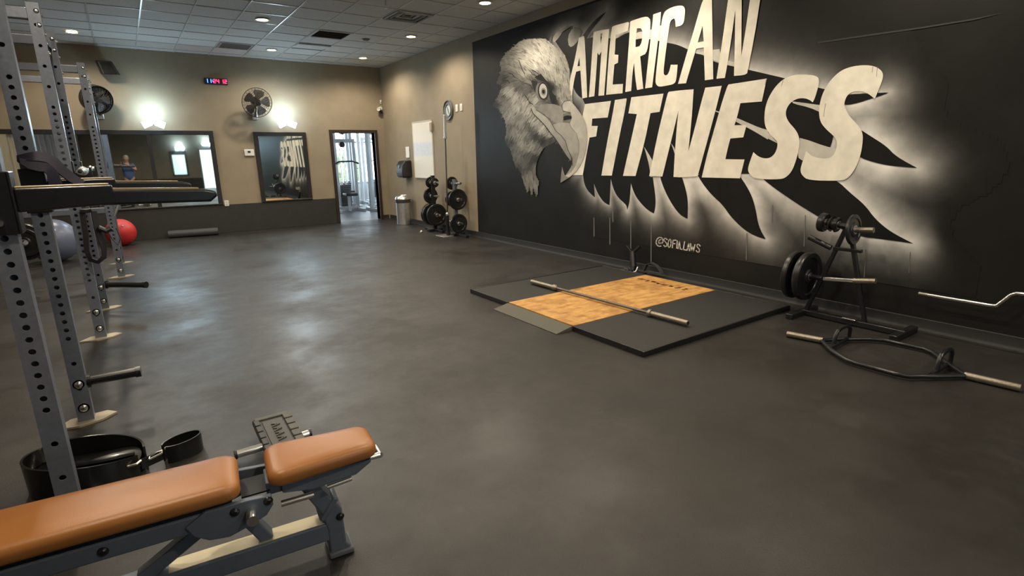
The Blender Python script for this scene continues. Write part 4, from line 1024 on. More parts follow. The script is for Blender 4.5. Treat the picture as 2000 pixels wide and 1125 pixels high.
# curl bar on wall hooks
t = thing('curl_bar', 'bright bent curl bar held along the mural wall at the right edge', 'curl bar', (5.2, 1.0, .35))
pts = [(5.2, 1.62, .348), (5.2, 1.16, .347), (5.2, 1.125, .352), (5.2, 1.06, .448), (5.2, 1.03, .468), (5.2, .93, .470), (5.2, .90, .455), (5.2, .84, .36), (5.2, .80, .35), (5.2, .70, .35), (5.2, .66, .36), (5.2, .60, .455), (5.2, .57, .47), (5.2, .47, .47), (5.2, .44, .45), (5.2, .375, .352), (5.2, .34, .347), (5.2, -.12, .348)]
MB().tube(pts, .0135, 14).build('shaft', CHROME, t)
for y, s in ((1.62, 1), (-.12, -1)):
    MB().cyl((5.2, y-s*.06, .348), (5.2, y+s*.002, .348), .015, n=14).build('end_cap', WORN, t)
for k, y in enumerate((.82, .20)):
    h = thing('wall_hook', ['black wall hook under the straight end of the curl bar', 'black wall hook under the hidden end of the curl bar'][k], 'hook', (5.3, y, .25))
    MB().span((XR-.012, y-.04, .24), (XR-.005, y+.04, .44)).build('back_plate', BLACKM, h, bevel=.003)
    MB().tube([(XR-.012, y, .30), (5.24, y, .31), (5.2, y, .322), (5.165, y, .34), (5.15, y, .375)], .011, 8).build('prong', BLACKM, h)

# hex trap bar on the floor
t = thing('trap_bar', 'black hexagonal trap bar lying on the floor with worn steel sleeves', 'trap bar', (4.42, 1.48, 0))
zb = .027
MB().tube([(4.375, 1.965, zb), (4.20, 1.80, zb), (4.085, 1.64, zb), (4.07, 1.58, zb), (4.07, 1.33, zb), (4.09, 1.26, zb), (4.25, 1.14, zb), (4.405, 1.03, zb)], .0165, 12).build('near_rail', BLACKM, t)
MB().tube([(4.375, 1.965, zb), (4.52, 1.88, zb), (4.70, 1.74, zb), (4.755, 1.66, zb), (4.775, 1.40, zb), (4.74, 1.33, zb), (4.55, 1.18, zb), (4.405, 1.03, zb)], .0165, 12).build('far_rail', BLACKM, t)
MB().cyl((4.375, 1.95, zb), (4.318, 2.21, zb), .025, n=18).build('sleeve', WORN, t)
MB().cyl((4.405, 1.045, zb), (4.43, .765, zb), .025, n=18).build('sleeve', WORN, t)
for y in (1.85, 1.18):
    MB().cyl((4.24, y-.02 if y > 1.5 else y, zb), (4.60, y, zb), .014, n=12).build('cross_rail', BLACKM, t)
    MB().tube([(4.34, y, zb), (4.35, y, .10), (4.38, y, .135), (4.44, y, .145), (4.52, y, .145), (4.57, y, .13), (4.59, y, .10), (4.59, y, zb)], .015, 10).build('raised_handle', BLACKM, t)

# landmine pivot against the wall behind the platform
t = thing('landmine_pivot', 'black landmine pivot with chrome collar on the floor behind the platform', 'landmine', (5.2, 4.72, 0))
MB().span((5.12, 4.60, 0), (5.32, 4.84, .012)).build('base_plate', BLACKM, t, bevel=.003)
MB().span((5.18, 4.70, .012), (5.26, 4.76, .09)).build('yoke', BLACKM, t, bevel=.006)
MB().cyl((5.21, 4.74, .08), (5.25, 4.80, .27), .042, .036, n=16).build('sleeve', BLACKM, t)
MB().tube([(5.25, 4.80, .25), (5.22, 4.88, .34)], .020, 8).tube([(5.25, 4.79, .25), (5.28, 4.70, .35)], .020, 8).build('handle', BLACKM, t)
MB().lathe([(.026, -.02), (.036, -.02), (.036, .02), (.026, .02)], (5.13, 4.78, .036), (1, .4, 0)).build('collar', CHROME, t)
MB().tube([(5.13, 4.70, .014), (5.10, 4.66, .03), (5.13, 4.62, .05), (5.17, 4.63, .09), (5.18, 4.66, .02)], .010, 8).build('clip', CHROME, t)
o = MB().ribbon([(5.24, 4.58, .05), (5.26, 4.56, .13), (5.28, 4.50, .16), (5.28, 4.42, .14), (5.27, 4.34, .09), (5.25, 4.30, .06), (5.23, 4.40, .055), (5.23, 4.52, .055)], (.05, 0, 0), .012).build('strap_handle', mat('dull black webbing', (.03, .03, .032), .8), None)
tag(o, 'dull black strap handle slumped against the baseboard behind the platform', 'strap')

# ------------------------------------------------------------------ grey racks on the left
HOLES = [.218, .376] + [.530+.0508*k for k in range(29)] + [2.107, 2.26, 2.41, 2.56]
def perforated(mb, x, y, s, z0, z1, ny, r=.0125):
    "one wall of a square tube with bolt holes through it"
    yy = y+ny*s/2; zs = [z0]
    hs = [h for h in HOLES if z0+.03 < h < z1-.03]
    cuts = [z0] + [(a+b)/2 for a, b in zip(hs[:-1], hs[1:])] + [z1]
    N_ = 12
    for h, a, b in zip(hs, cuts[:-1], cuts[1:]):
        outer = [(x+s/2, (h)), (x+s/2, b), (x, b), (x-s/2, b), (x-s/2, h), (x-s/2, a), (x, a), (x+s/2, a)]
        ring = [(x+r*math.cos(k*2*math.pi/N_), h+r*math.sin(k*2*math.pi/N_)) for k in range(N_)]
        inn = [(px_, pz_) for px_, pz_ in ring]
        vs = [(px_, yy, pz_) for px_, pz_ in ring] + [(px_, yy-ny*.006, pz_) for px_, pz_ in inn] + [(px_, yy, pz_) for px_, pz_ in outer]
        # ring verts 0..11, inner 12..23, outer 20.. (0:E,1:NE,2:N,3:NW,4:W,5:SW,6:S,7:SE)
        o0 = 2*N_
        fs = [(k, (k+1) % N_, N_+(k+1) % N_, N_+k) for k in range(N_)]
        fs += [(0, o0, o0+1, o0+2, 3, 2, 1), (3, o0+2, o0+3, o0+4, 6, 5, 4), (6, o0+4, o0+5, o0+6, 9, 8, 7), (9, o0+6, o0+7, o0, 0, 11, 10)]
        mb.add(vs, fs)
PS = .078
def post(t, x, y, h=2.72):
    mb = MB()
    perforated(mb, x, y, PS, .012, h, -1)
    mb.add([(x-PS/2, y+PS/2, .012), (x+PS/2, y+PS/2, .012), (x+PS/2, y+PS/2, h), (x-PS/2, y+PS/2, h)], [(0, 1, 2, 3)])
    for sx in (-1, 1):
        xx = x+sx*PS/2
        mb.add([(xx, y-PS/2, .012), (xx, y+PS/2, .012), (xx, y+PS/2, h), (xx, y-PS/2, h)], [(0, 1, 2, 3)])
        xi = x+sx*(PS/2-.006)
    mb.add([(x-PS/2, y-PS/2, h), (x+PS/2, y-PS/2, h), (x+PS/2, y+PS/2, h), (x-PS/2, y+PS/2, h)], [(0, 1, 2, 3)])
    return mb.build('upright_post', GREYM, t, smooth=0)
FOOTM = mat('warm tinted zinc', (.46, .40, .30), .42, metal=.4)  # tan of the reflected warm lamplight put into the metal colour
def bolt(t, c, ax, r=.017):
    MB().lathe([(0, .013), (r*.55, .012), (r*.9, .007), (r, 0), (r*1.25, 0), (r*1.25, -.003)], c, ax, 16).build('bolt', CHROME, t)
def rack(name_label, y0, y1, xf, deep=1.35, group='grey lifting racks'):
    t = thing('power_rack', name_label, 'rack', (xf, (y0+y1)/2, 0), group)
    for y in (y0, y1):
        post(t, xf, y)
        xr = xf-deep
        MB().span((xr-PS/2, y-PS/2, .012), (xr+PS/2, y+PS/2, 2.72)).build('rear_post', GREYM, t, smooth=0, bevel=.005)
        MB().span((xr+PS/2, y-.036, 2.60), (xf-PS/2, y+.036, 2.68)).build('top_beam', GREYM, t, smooth=0, bevel=.004)
        if y == 8.95: MB().span((xr+PS/2, y-.036, .87), (xf-PS/2, y+.036, .94)).build('side_beam', GREYM, t, smooth=0, bevel=.004)
        # foot plates
        MB().prism([(xf-.16, y-.07, .001), (xf-.03, y-.10, .001), (xf+.08, y-.07, .001), (xf+.15, y+.0, .001), (xf+.10, y+.06, .001), (xf-.08, y+.04, .001)], (0, 0, .012)).build('foot_plate', FOOTM, t, smooth=0)
        MB().span((xr-.12, y-.08, 0), (xr+.12, y+.08, .012)).build('foot_plate', FOOTM, t, smooth=0)
        for z in (.245, .095):
            if y > 3: bolt(t, (xf, y-PS/2, z), (0, -1, 0), .023)
        for z in (2.64, 2.50, 2.36): bolt(t, (xf+PS/2, y-.0, z), (1, 0, 0), .015)
        for z in (2.66, 2.56): bolt(t, (xf+.018, y-PS/2, z), (0, -1, 0), .014)
    MB().span((xf-deep-.036, y0+PS/2, 2.60), (xf-deep+.036, y1-PS/2, 2.68)).build('rear_beam', GREYM, t, smooth=0, bevel=.004)
    MB().span((xf-deep-.036, y0+PS/2, .06), (xf-deep+.036, y1-PS/2, .13)).build('rear_beam', GREYM, t, smooth=0, bevel=.004)
    MB().tube([(xf-.02, y0+PS/2, 2.58), (xf-.02, y1-PS/2, 2.58)], .017, 12).build('pull_up_bar', BLACKM, t)
    return t
R1 = rack('nearest grey perforated steel rack with black spotter arms beside the bench', 2.82, 3.95, -.41)
R2 = rack('middle grey perforated steel rack holding the racked barbell', 5.87, 7.05, -.385)
R3 = rack('farthest grey perforated steel rack by the red ball', 8.95, 10.2, -.24, 1.5)
def peg_low(t, y, x, z, dx, dy, L_):
    d = Vector((dx, dy, 0)).normalized(); a = Vector((x+PS/2, y, z))
    MB().cyl(a, a+d*.02, .042, n=18).build('peg_flange', BLACKM, t)
    MB().tube([a+d*.018, a+d*(L_-.03), a+d*(L_-.029), a+d*L_], [.029, .029, .034, .034], 18).build('storage_peg', BLACKM, t)
peg_low(R1, 3.95, -.41, .245, 1, -.06, .27); 
peg_low(R2, 7.05, -.385, .26, 1, -.85, .47); 

PADM = mat('amber worn arm liner', (.34, .24, .10), .35)
def spotter(rk, y, label):
    t = thing('spotter_arm', label, 'safety arm', (-.41, y, 1.24), 'black spotter arms')
    x = -.41+PS/2
    MB().span((-.41-PS/2-.012, y-PS/2-.014, 1.255), (x+.014, y-PS/2-.004, 1.49)).build('bracket_side', BLACKM, t, smooth=0, bevel=.004)
    MB().span((-.41-PS/2-.012, y+PS/2+.004, 1.255), (x+.014, y+PS/2+.014, 1.49)).build('bracket_side', BLACKM, t, smooth=0, bevel=.004)
    MB().span((x+.004, y-PS/2-.014, 1.255), (x+.018, y+PS/2+.014, 1.49)).build('bracket_front', BLACKM, t, smooth=0, bevel=.004)
    MB().cyl((-.41, y-PS/2-.03, 1.30), (-.41, y+PS/2+.03, 1.30), .011, n=14).build('lock_pin', CHROME, t)
    MB().prism([(x+.018, y-.045, 1.335), (x+.02, y-.045, 1.425), (-.05, y-.045, 1.425), (-.045, y-.045, 1.350)], (0, .07, 0)).build('arm_root', BLACKM, t, smooth=0, bevel=.006)
    MB().span((x+.02, y-.03, 1.4255), (-.06, y+.012, 1.433)).build('liner', PADM, t, smooth=0, bevel=.003)
    MB().prism([(-.10, y-.04, 1.345), (-.10, y-.04, 1.408), (.28, y-.04, 1.392), (.325, y-.04, 1.382), (.33, y-.04, 1.36), (.30, y-.04, 1.336)], (0, .06, 0)).build('arm_beam', BLACKM, t, smooth=0, bevel=.010, seg=3)
    MB().prism([(-.09, y-.025, 1.4085), (-.09, y-.025, 1.414), (.26, y-.025, 1.4), (.26, y-.025, 1.3935)], (0, .03, 0)).build('liner', PADM, t, smooth=0)
spotter(R1, 2.82, 'long black spotter arm sticking out in front at the left edge')
spotter(R1, 3.95, 'second black spotter arm, mostly behind the nearest one')

# racked barbell, hooks
for y, lb in ((5.87, 'black j-hook cradling the near side of the racked barbell'), (7.05, 'black j-hook cradling the far side of the racked barbell')):
    h = thing('j_hook', lb, 'rack hook', (-.32, y, 1.36), 'j-hooks on the middle rack')
    x = -.385+PS/2
    MB().span((x+.001, y-.03, 1.34), (x+.012, y+.03, 1.53)).build('back_plate', BLACKM, h, bevel=.003)
    MB().prism([(x+.012, y-.022, 1.38), (x+.11, y-.022, 1.38), (x+.125, y-.022, 1.40), (x+.125, y-.022, 1.48), (x+.108, y-.022, 1.48), (x+.105, y-.022, 1.436), (x+.012, y-.022, 1.436)], (0, .044, 0)).build('cradle', BLACKM, h, bevel=.003)
barbell((-.275, 5.34, 1.451), (-.275, 7.55, 1.451), 'chrome barbell racked on hooks in the middle rack, seen end on', .42, msl=CHROME, mshaft=STEEL)

# bands, straps
PURP = mat('dark purple band rubber', (.016, .011, .030), .6)
t = thing('resistance_band', 'dark purple band draped over the nearest rack post above the spotter arm', 'band', (-.33, 3.88, 1.40))
yb = 3.878
MB().ribbon([(-.445, yb-.02, 1.540), (-.40, yb-.03, 1.548), (-.36, yb-.035, 1.552), (-.325, yb-.035, 1.545), (-.30, yb-.03, 1.52), (-.275, yb-.02, 1.48), (-.24, yb-.01, 1.435), (-.20, yb-.01, 1.40)], [(0, .03, .03), (0, .03, .04), (0, .03, .05), (.01, .03, .05), (.03, .03, .04), (.035, .02, .03), (.035, .02, .03), (.03, .02, .03)], .014).build('upper_loop', PURP, t)
MB().ribbon([(-.435, yb-.045, 1.53), (-.40, yb-.052, 1.508), (-.365, yb-.055, 1.500), (-.335, yb-.055, 1.498), (-.315, yb-.05, 1.465), (-.312, yb-.045, 1.425), (-.312, yb-.04, 1.37)], [(0, .02, .03), (.01, .02, .04), (0, .02, .05), (.02, .02, .05), (.045, .01, .02), (.055, .01, 0), (.06, .01, 0)], .012).build('hanging_tail', PURP, t)
WEB = mat('black webbing', (.017, .016, .02), .6)
t = thing('hanging_strap', 'black suspension strap hanging in a loop on the middle rack', 'strap', (-.36, 5.76, .55))
ys_ = 5.77
MB().ribbon([(-.335, ys_, 1.12), (-.344, ys_, .92), (-.358, ys_, .79), (-.344, ys_, .715), (-.298, ys_, .69), (-.25, ys_, .73), (-.240, ys_, .80), (-.248, ys_, .87), (-.262, ys_, .98), (-.258, ys_, 1.12)], [(.038, -.02, 0), (.038, -.02, 0), (.036, -.02, .01), (.025, -.02, .025), (0, -.02, .035), (-.025, -.02, .025), (-.034, -.02, 0), (-.036, -.02, 0), (-.036, -.02, 0), (-.036, -.02, 0)], .010).build('loop', WEB, t)
MB().tube([(-.25, ys_-.02, .98), (-.20, ys_-.02, .95), (-.16, ys_-.02, .97)], .024, 10).build('grip', BLACKP, t)
MB().ribbon([(-.20, ys_-.02, .97), (-.17, ys_-.02, .88), (-.14, ys_-.02, .82), (-.11, ys_-.02, .88), (-.13, ys_-.02, .97)], (0, .03, 0), .008).build('stirrup', WEB, t)
MB().span((-.35, ys_-.02, 1.11), (-.27, ys_+.065, 1.14)).build('anchor', BLACKM, t, bevel=.004)
t = thing('chrome_pin', 'slim chrome pin hanging beside the red exercise ball', 'pin', (-.17, 8.9, .83))
MB().cyl((-.19, 8.9, .83), (-.10, 8.9, 1.02), .013, n=12).build('shank', CHROME, t)
MB().ball((-.098, 8.9, 1.024), .022, 12).build('knob', CHROME, t)
plate((-1.12, 8.72, .60), (.25, 1, 0), .225, .06, 'large black plate hung on the far rack behind the nearest post', 'plates on the far rack')
plate((-1.105, 8.655, .60), (.25, 1, 0), .17, .04, 'medium black plate hung in front of the large one on the far rack', 'plates on the far rack')
MB().cyl((-1.14, 8.80, .60), (-1.09, 8.60, .60), .0235, n=14).build('plate_peg', CHROME, R3)
MB().span((-1.18, 8.80, .56), (-1.10, 8.85, .87)).build('peg_hanger', GREYM, R3, smooth=0)
MB().span((-1.18, 8.80, .87), (-1.10, 8.915, .94)).build('peg_hanger', GREYM, R3, smooth=0)

# balls and roller
BLUEB = mat('blue grey ball vinyl', (.12, .14, .215), .34); REDB = mat('red ball vinyl', (.62, .035, .035), .42)
def exball(x, y, r, m_, label):
    t = thing('exercise_ball', label, 'ball', (x, y, 0))
    prof = []
    for k in range(0, 61):
        th = math.pi*k/60; rr = r*(1+.006*math.sin(th*34)**4)
        prof.append((rr*math.sin(th), -rr*math.cos(th)+r))
    MB().lathe(prof, (x, y, 0), n=48).build('skin', m_, t, smooth=60)
    d = Vector((.2, -.8, .55)).normalized()
    MB().lathe([(0, .012), (.012, .011), (.016, 0), (.018, -.01)], Vector((x, y, r))+d*r, d, 14).build('plug', WHITE, t)
exball(-1.08, 11.1, .335, BLUEB, 'blue-grey exercise ball behind the nearest rack')
exball(-.22, 12.45, .245, REDB, 'red exercise ball on the floor at the back wall')
t = thing('foam_roller', 'long black foam roller on the floor below the wide mirror', 'foam roller', (.98, 12.86, 0))
a = Vector((.54, 12.93, .078)); b = Vector((1.43, 12.80, .078)); d = (b-a).normalized()
MB().lathe([(.03, 0), (.068, 0), (.076, .008), (.076, (b-a).length-.008), (.068, (b-a).length), (.03, (b-a).length)], a, d, 32).build('foam', mat('grey black foam', (.05, .05, .056), .6, bump=.3, bscale=120), t)
MB().lathe([(.03, .002), (0, .004)], a, d, 20).lathe([(.03, (b-a).length-.002), (0, (b-a).length-.004)], a, d, 20).build('core', BLACKP, t)

# ------------------------------------------------------------------ adjustable bench in front
BO = Vector((0, 1.985, 0)); ba = math.radians(-6.2)
BT = Matrix.Translation(BO) @ Matrix.Rotation(ba, 4, 'Z')
t = thing('weight_bench', 'adjustable bench with tan vinyl pads and slate grey frame in the foreground', 'bench', tuple(BO))
def pad(s0, s1, w0, w1, z0, z1, name):
    n = 14; out = []
    def ring(z, inset):
        r = []
        a0, a1 = s0+inset, s1-inset; h0, h1 = w0/2-inset, w1/2-inset; c = .045
        for (sx, hy, cx, cy, st_) in ((a1, h1, -1, 1, 0), (a0, h0, 1, 1, 90), (a0, h0, 1, -1, 180), (a1, h1, -1, -1, 270)):
            for k in range(7):
                q = math.radians(st_+k*15); rr = c
                r.append((sx+cx*rr+rr*math.cos(q), cy*(hy-rr)+rr*math.sin(q), z))
        return r
    zs = [(z0, .012), (z0+.008, .002), (z0+.018, 0), (z1-.026, 0), (z1-.014, .004), (z1-.006, .012), (z1-.001, .026), (z1+.002, .05)]
    rings = [ring(z, i) for z, i in zs]; m_ = len(rings[0]); vs = [p for r in rings for p in r]; fs = []
    for i in range(len(rings)-1): fs += [(i*m_+k, i*m_+(k+1) % m_, (i+1)*m_+(k+1) % m_, (i+1)*m_+k) for k in range(m_)]
    fs += [tuple(range(m_-1, -1, -1)), tuple(range((len(rings)-1)*m_, len(rings)*m_))]
    p = MB(BT).add(vs, fs).build(name, LEATHER, t, smooth=50)
    MB(BT).box(((s0+s1)/2, 0, z0-.006), (s1-s0-.06, min(w0, w1)-.05, .012)).build('pad_board', BLACKP, p, smooth=0)
    return p
pad(-.96, .172, .265, .255, .405, .465, 'back_pad')
pad(.258, .645, .245, .20, .405, .465, 'seat_pad')
def bm(name, *args, m_=BENCHM, bevel=.006):
    return MB(BT).beam(*args).build(name, m_, t, smooth=0, bevel=bevel)
bm('back_rail', (-.92, -.088, .352), (.13, -.088, .352), .04, .062)
bm('back_rail', (-.92, .088, .352), (.13, .088, .352), .04, .062)
for sy in (-.118, .098):
    MB(BT).prism([(.0, sy, .355), (.02, sy, .315), (.06, sy, .285), (.12, sy, .275), (.19, sy, .295), (.24, sy, .315), (.265, sy, .35), (.262, sy, .385), (.18, sy, .392), (.06, sy, .392)], (0, .02, 0)).build('hinge_plate', BENCHM, t, smooth=0, bevel=.003)
bm('seat_rail', (.25, 0, .375), (.60, 0, .375), .11, .05)
MB(BT).prism([(.40, -.075, .335), (.56, -.075, .345), (.62, -.075, .38), (.62, -.075, .405), (.30, -.075, .405), (.30, -.075, .355)], (0, .15, 0)).build('seat_carriage', BENCHM, t, smooth=0, bevel=.004)
bm('base_beam', (-.90, 0, .115), (.46, 0, .115), .085, .075)
MB(BT).box((.18, -.0, .1535), (.52, .07, .003)).build('top_strip', mat('bare cream steel', (.55, .48, .33), .45, metal=.4), t, smooth=0)  # cream strip along the top of the base beam
MB(BT).prism([(.44, -.045, .0), (.525, -.045, .0), (.525, -.045, .02), (.505, -.045, .05), (.50, -.045, .20), (.48, -.045, .235), (.40, -.045, .365), (.345, -.045, .365), (.40, -.045, .25), (.425, -.045, .20), (.44, -.045, .12)], (0, .09, 0)).build('front_leg', BENCHM, t, smooth=0, bevel=.008, seg=3)
MB(BT).box((.482, 0, .012), (.095, .11, .024)).build('rubber_foot', mat('grey foot rubber', (.12, .13, .14), .6), t, bevel=.006)
MB(BT).box((.452, 0, .215), (.10, .10, .022), R=Matrix.Rotation(-.9, 3, 'Y')).build('leg_collar', BENCHM, t, bevel=.005)
bm('rear_strut', (-.16, 0, .15), (.10, 0, .31), .05, .045); bm('front_strut', (.235, 0, .15), (.15, 0, .31), .055, .045)
bm('rear_leg', (-.88, 0, .0), (-.88, 0, .16), .07, .07); bm('rear_cross_foot', (-.88, -.28, .03), (-.88, .28, .03), .06, .06)
bm('rear_upright', (-.88, 0, .15), (-.75, 0, .36), .05, .05)
for a_, b_, r_, nm in (((.195, -.118, .345), (.195, -.175, .345), .019, 'adjust_roller'), ((.29, -.09, .325), (.40, -.09, .325), .012, 'adjust_rod'), ((.45, -.085, .335), (.54, -.085, .342), .009, 'adjust_rod'), ((.60, -.03, .375), (.665, -.03, .375), .012, 'carry_handle'), ((.60, .03, .375), (.665, .03, .375), .012, 'carry_handle'), ((.665, -.036, .375), (.665, .036, .375), .012, 'carry_handle')):
    MB(BT).cyl(a_, b_, r_, n=16).build(nm, CHROME, t)
for c_ in ((.145, -.118, .362), (.25, -.118, .368), (-.22, -.108, .352), (.49, -.046, .17), (.36, -.046, .36)):
    MB(BT).lathe([(0, .010), (.008, .010), (.014, .004), (.016, 0)], c_, (0, -1, 0), 14).build('bolt', BLACKM, t)
MB(BT).span((.17, -.06, .37), (.262, .06, .376)).build('hinge_cover', BLACKM, t, smooth=0)

# treaded foot block behind the bench
t = thing('treaded_step', 'black rubber treaded step with chrome bar ends behind the bench', 'step', (.475, 2.92, 0))
SR = Matrix.Translation((.475, 2.92, .055)) @ Matrix.Rotation(math.radians(5), 4, 'X')
BRUB = mat('dusty black rubber', (.075, .073, .062), .55, var=.2, scale=30)
MB(SR).box((0, 0, 0), (.20, .44, .035)).build('base_block', mat('black step body', (.03, .03, .03), .5), t, bevel=.014, seg=3)
for k in range(6): MB(SR).box((.078, .16-k*.068, .021), (.046, .058, .014)).build('tread_block', BRUB, t, bevel=.004)
for k in range(6): MB(SR).box((-.082, .16-k*.068, .020), (.030, .058, .010)).build('tread_block', mat('black step body', (.03, .03, .03), .5), t, bevel=.004)
MB(SR).box((0, .195, .020), (.18, .03, .012)).build('top_rim', BRUB, t, bevel=.005)
MB(SR).box((-.005, -.02, .019), (.105, .36, .006)).build('centre_panel', mat('worn step panel', (.05, .049, .044), .5), t, bevel=.002)
mb = MB(SR)
for k in range(4):                        # worn raised characters, not legible
    y = .09-k*.05
    mb.beam((-.02, y+.016, .025), (.022, y, .025), .006, .006); mb.beam((-.02, y-.016, .025), (.022, y, .025), .006, .006)
    mb.beam((0, y-.012, .025), (0, y+.012, .025), .005, .006)
mb.build('raised_marks', BRUB, t, smooth=0)
MB().cyl((.255, 2.875, .045), (.62, 2.875, .045), .020, n=18).build('chrome_axle', CHROME, t)
for x in (.25, .622): MB().cyl((x-.006, 2.875, .045), (x+.006, 2.875, .045), .0235, n=18).build('axle_cap', BLACKP, t)

# wide black leather belt curled on the floor
GLOSS = mat('glossy black leather', (.008, .008, .008), .22, coat=.3)
t = thing('weight_belt', 'glossy black leather weight belt curled on the floor behind the bench', 'belt', (-.3, 3.15, 0))
def loop(cx, cy, rx, ry, a0, a1, n, tilt=0.0):
    out = []
    for k in range(n+1):
        q = a0+(a1-a0)*k/n; u, v = rx*math.cos(q), ry*math.sin(q)
        out.append((cx+u*math.cos(tilt)-v*math.sin(tilt), cy+u*math.sin(tilt)+v*math.cos(tilt)))
    return out
big = loop(-.36, 3.13, .235, .165, .15, 2*math.pi-.35, 44, -.25)
hb = [.055+.035*math.sin(math.pi*k/44) for k in range(45)]
MB().ribbon([(x, y, hb[k]+.004) for k, (x, y) in enumerate(big)], [(0, .03*math.cos(k/7.0), 2*hb[k]) for k in range(45)], .010).build('wide_band', GLOSS, t)
MB().ribbon([(-.17, 3.10, .10), (-.30, 3.08, .115), (-.42, 3.10, .12), (-.52, 3.14, .11)], (0, .13, -.05), .010).build('folded_flap', GLOSS, t)
MB().add([(-.36+.222*math.cos(q)*s_*math.cos(-.25)-.155*math.sin(q)*s_*math.sin(-.25), 3.13+.222*math.cos(q)*s_*math.sin(-.25)+.155*math.sin(q)*s_*math.cos(-.25), .085+.02*(1-s_*s_)+.012*math.sin(3*q)*s_) for s_ in (1, .75, .5, .25, .02) for q in [k*math.pi/16 for k in range(32)]], [(r_*32+k, r_*32+(k+1) % 32, (r_+1)*32+(k+1) % 32, (r_+1)*32+k) for r_ in range(4) for k in range(32)]).build('inner_panel', GLOSS, t)
small = loop(.035, 3.125, .095, .055, math.pi+.35, 3*math.pi-.35, 30, .42)
MB().ribbon([(x, y, .052) for x, y in small], (0, 0, .095), .007).build('end_loop', GLOSS, t)
MB().ribbon([(-.15, 3.03, .06), (-.10, 3.055, .06), (-.055, 3.085, .055)], (0, .01, .05), .007).build('strap', GLOSS, t)
MB().tube([(-.115, 3.03, .075), (-.06, 3.055, .078), (-.055, 3.085, .078), (-.11, 3.06, .078), (-.115, 3.03, .075)], .0055, 8).build('buckle', CHROME, t)
MB().tube([(-.20, 2.985, .09), (-.165, 2.975, .095), (-.145, 2.99, .10)], .006, 8).build('buckle', CHROME, t)
MB().ball((-.04, 3.085, .085), .008, 10).build('rivet', CHROME, t)

# ------------------------------------------------------------------ the person with the phone, seen only in the wide mirror
SKIN = mat('skin', (.48, .30, .21), .55); SHIRT = mat('blue shirt cotton', (.055, .10, .24), .8); SHORT = mat('dark shorts', (.03, .03, .036), .8); HAIR = mat('grey hair', (.30, .29, .27), .7)
pp = Vector((.14, -.46, 0))
t = thing('person', 'grey-haired person in a blue shirt photographing, reflected in the wide mirror', 'person', tuple(pp))
def skinned(name, nodes, edges, m_, root=0, sub=2):
    me = bpy.data.meshes.new(name); me.from_pydata([Vector(n[0]) for n in nodes], edges, [])
    o = bpy.data.objects.new(name, me); C.objects.link(o); o.parent = t; ORIGIN[o.name] = ORIGIN[t.name]
    sk = o.modifiers.new('skin', 'SKIN'); sk.use_smooth_shade = True
    for i, n in enumerate(nodes):
        v = me.skin_vertices[0].data[i]; r = n[1]; v.radius = (r, r) if not isinstance(r, tuple) else r
        v.use_root = (i == root)
    sb = o.modifiers.new('smooth', 'SUBSURF'); sb.levels = sub; sb.render_levels = sub
    me.materials.append(m_)
    return o
ph = Vector((-.14, .40, 1.50))            # where the phone is, in the person's own frame
N_ = [((0,0,.96),(.15,.11)), ((0,0,1.12),(.145,.10)), ((0,.0,1.30),(.16,.11)), ((0,-.01,1.43),(.10,.08)), ((0,0,1.50),.055), ((0,.02,1.56),.06), ((0,.03,1.64),(.078,.095)), ((0,.02,1.72),(.07,.085)),
      ((-.19,0,1.40),.06), ((-.27,.10,1.20),.045), ((-.20,.33,1.40),.034), ((-.185,.37,1.47),.028),
      ((.19,0,1.40),.06), ((.25,.10,1.20),.045), ((.03,.33,1.40),.034), ((-.09,.375,1.47),.028),
      ((-.10,0,.88),.095), ((-.11,.02,.50),.062), ((-.11,-.02,.30),.055), ((-.11,-.02,.09),.040), ((-.115,.13,.035),.034),
      ((.10,0,.88),.095), ((.11,.02,.50),.062), ((.11,-.02,.30),.055), ((.11,-.02,.09),.040), ((.115,.13,.035),.034)]
E_ = [(0,1),(1,2),(2,3),(3,4),(4,5),(5,6),(6,7),(2,8),(8,9),(9,10),(10,11),(2,12),(12,13),(13,14),(14,15),(0,16),(16,17),(17,18),(18,19),(19,20),(0,21),(21,22),(22,23),(23,24),(24,25)]
skinned('body', N_, E_, SKIN)
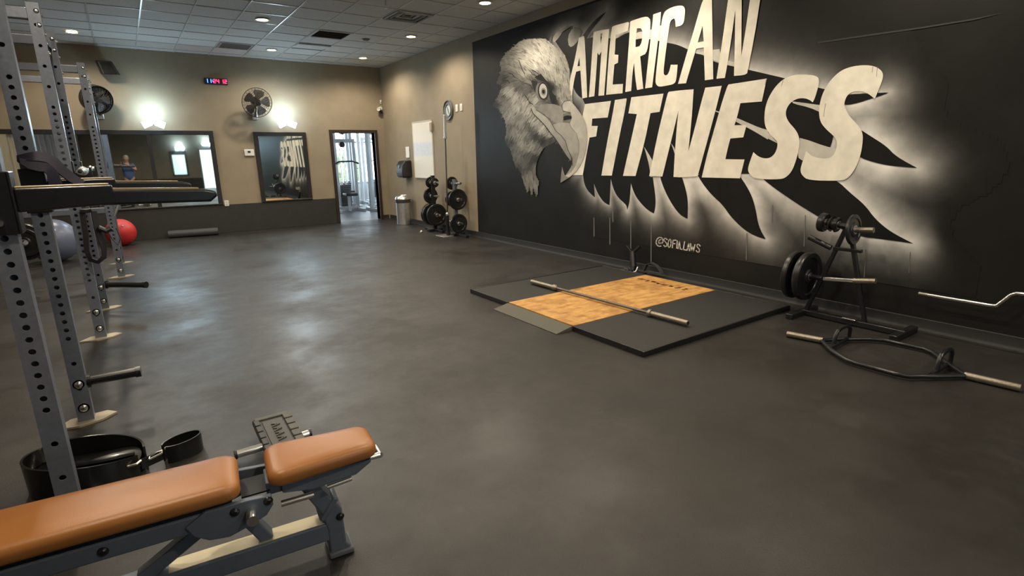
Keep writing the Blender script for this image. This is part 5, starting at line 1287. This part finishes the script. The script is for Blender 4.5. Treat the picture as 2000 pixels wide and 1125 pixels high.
skinned('shirt', [((0,0,.80),(.20,.15)), ((0,0,1.06),(.185,.135)), ((0,0,1.30),(.19,.13)), ((0,-.01,1.42),(.125,.095)), ((-.19,0,1.40),.082), ((-.245,.06,1.27),.07), ((.19,0,1.40),.082), ((.235,.06,1.27),.07)], [(0,1),(1,2),(2,3),(2,4),(4,5),(2,6),(6,7)], SHIRT)
skinned('shorts', [((0,0,.93),(.185,.15)), ((-.10,0,.80),.14), ((-.11,.015,.52),.12), ((.10,0,.80),.14), ((.11,.015,.52),.12)], [(0,1),(1,2),(0,3),(3,4)], SHORT)
def pm(mb, name, m_): 
    for v in mb.v: v += pp
    return mb.build(name, m_, t)
pm(MB().ball((0, .0, 1.70), (.088, .098, .085), 20), 'hair', HAIR)
for sx in (-1, 1):
    pm(MB().ball((sx*.03, .122, 1.66), .011, 10), 'eye', WHITE)
    pm(MB().ball((sx*.088, .02, 1.645), (.012, .024, .032), 10), 'ear', SKIN)
    pm(MB().ball((sx*.113, .06, .045), (.048, .125, .045), 14), 'shoe', BLACKP)
pm(MB().ball((0, .128, 1.625), (.014, .022, .026), 10), 'nose', SKIN)
pm(MB().ball((0, .112, 1.583), (.026, .010, .007), 10), 'mouth', mat('lips', (.32, .12, .10), .5))
for sx, hx in ((-1, -.19), (1, -.085)):   # fingers closing on the phone
    for k in range(4):
        z = 1.455+k*.021; ex = ph.x+sx*.028
        pm(MB().tube([(hx, .375, z), (hx+(ex-hx)*.2, .405, z+.004), (ex, .413, z+.006)], [.0095, .009, .007], 8), 'finger', SKIN)
    pm(MB().tube([(hx, .37, 1.46), (hx-sx*.004, .375, 1.50), (ex, .378, 1.515)], [.012, .011, .009], 8), 'thumb', SKIN)
p_ = thing('phone', 'black phone held up by the person in the mirror', 'phone', tuple(pp+ph-Vector((0, 0, .04))))
c_ = pp+ph
MB().box(c_-Vector((0, .005, 0)), (.15, .009, .074)).build('case', BLACKP, p_, bevel=.003)
MB().box(c_-Vector((0, .0103, 0)), (.14, .001, .066)).build('screen', mat('phone screen', (.05, .05, .06), .1), p_)
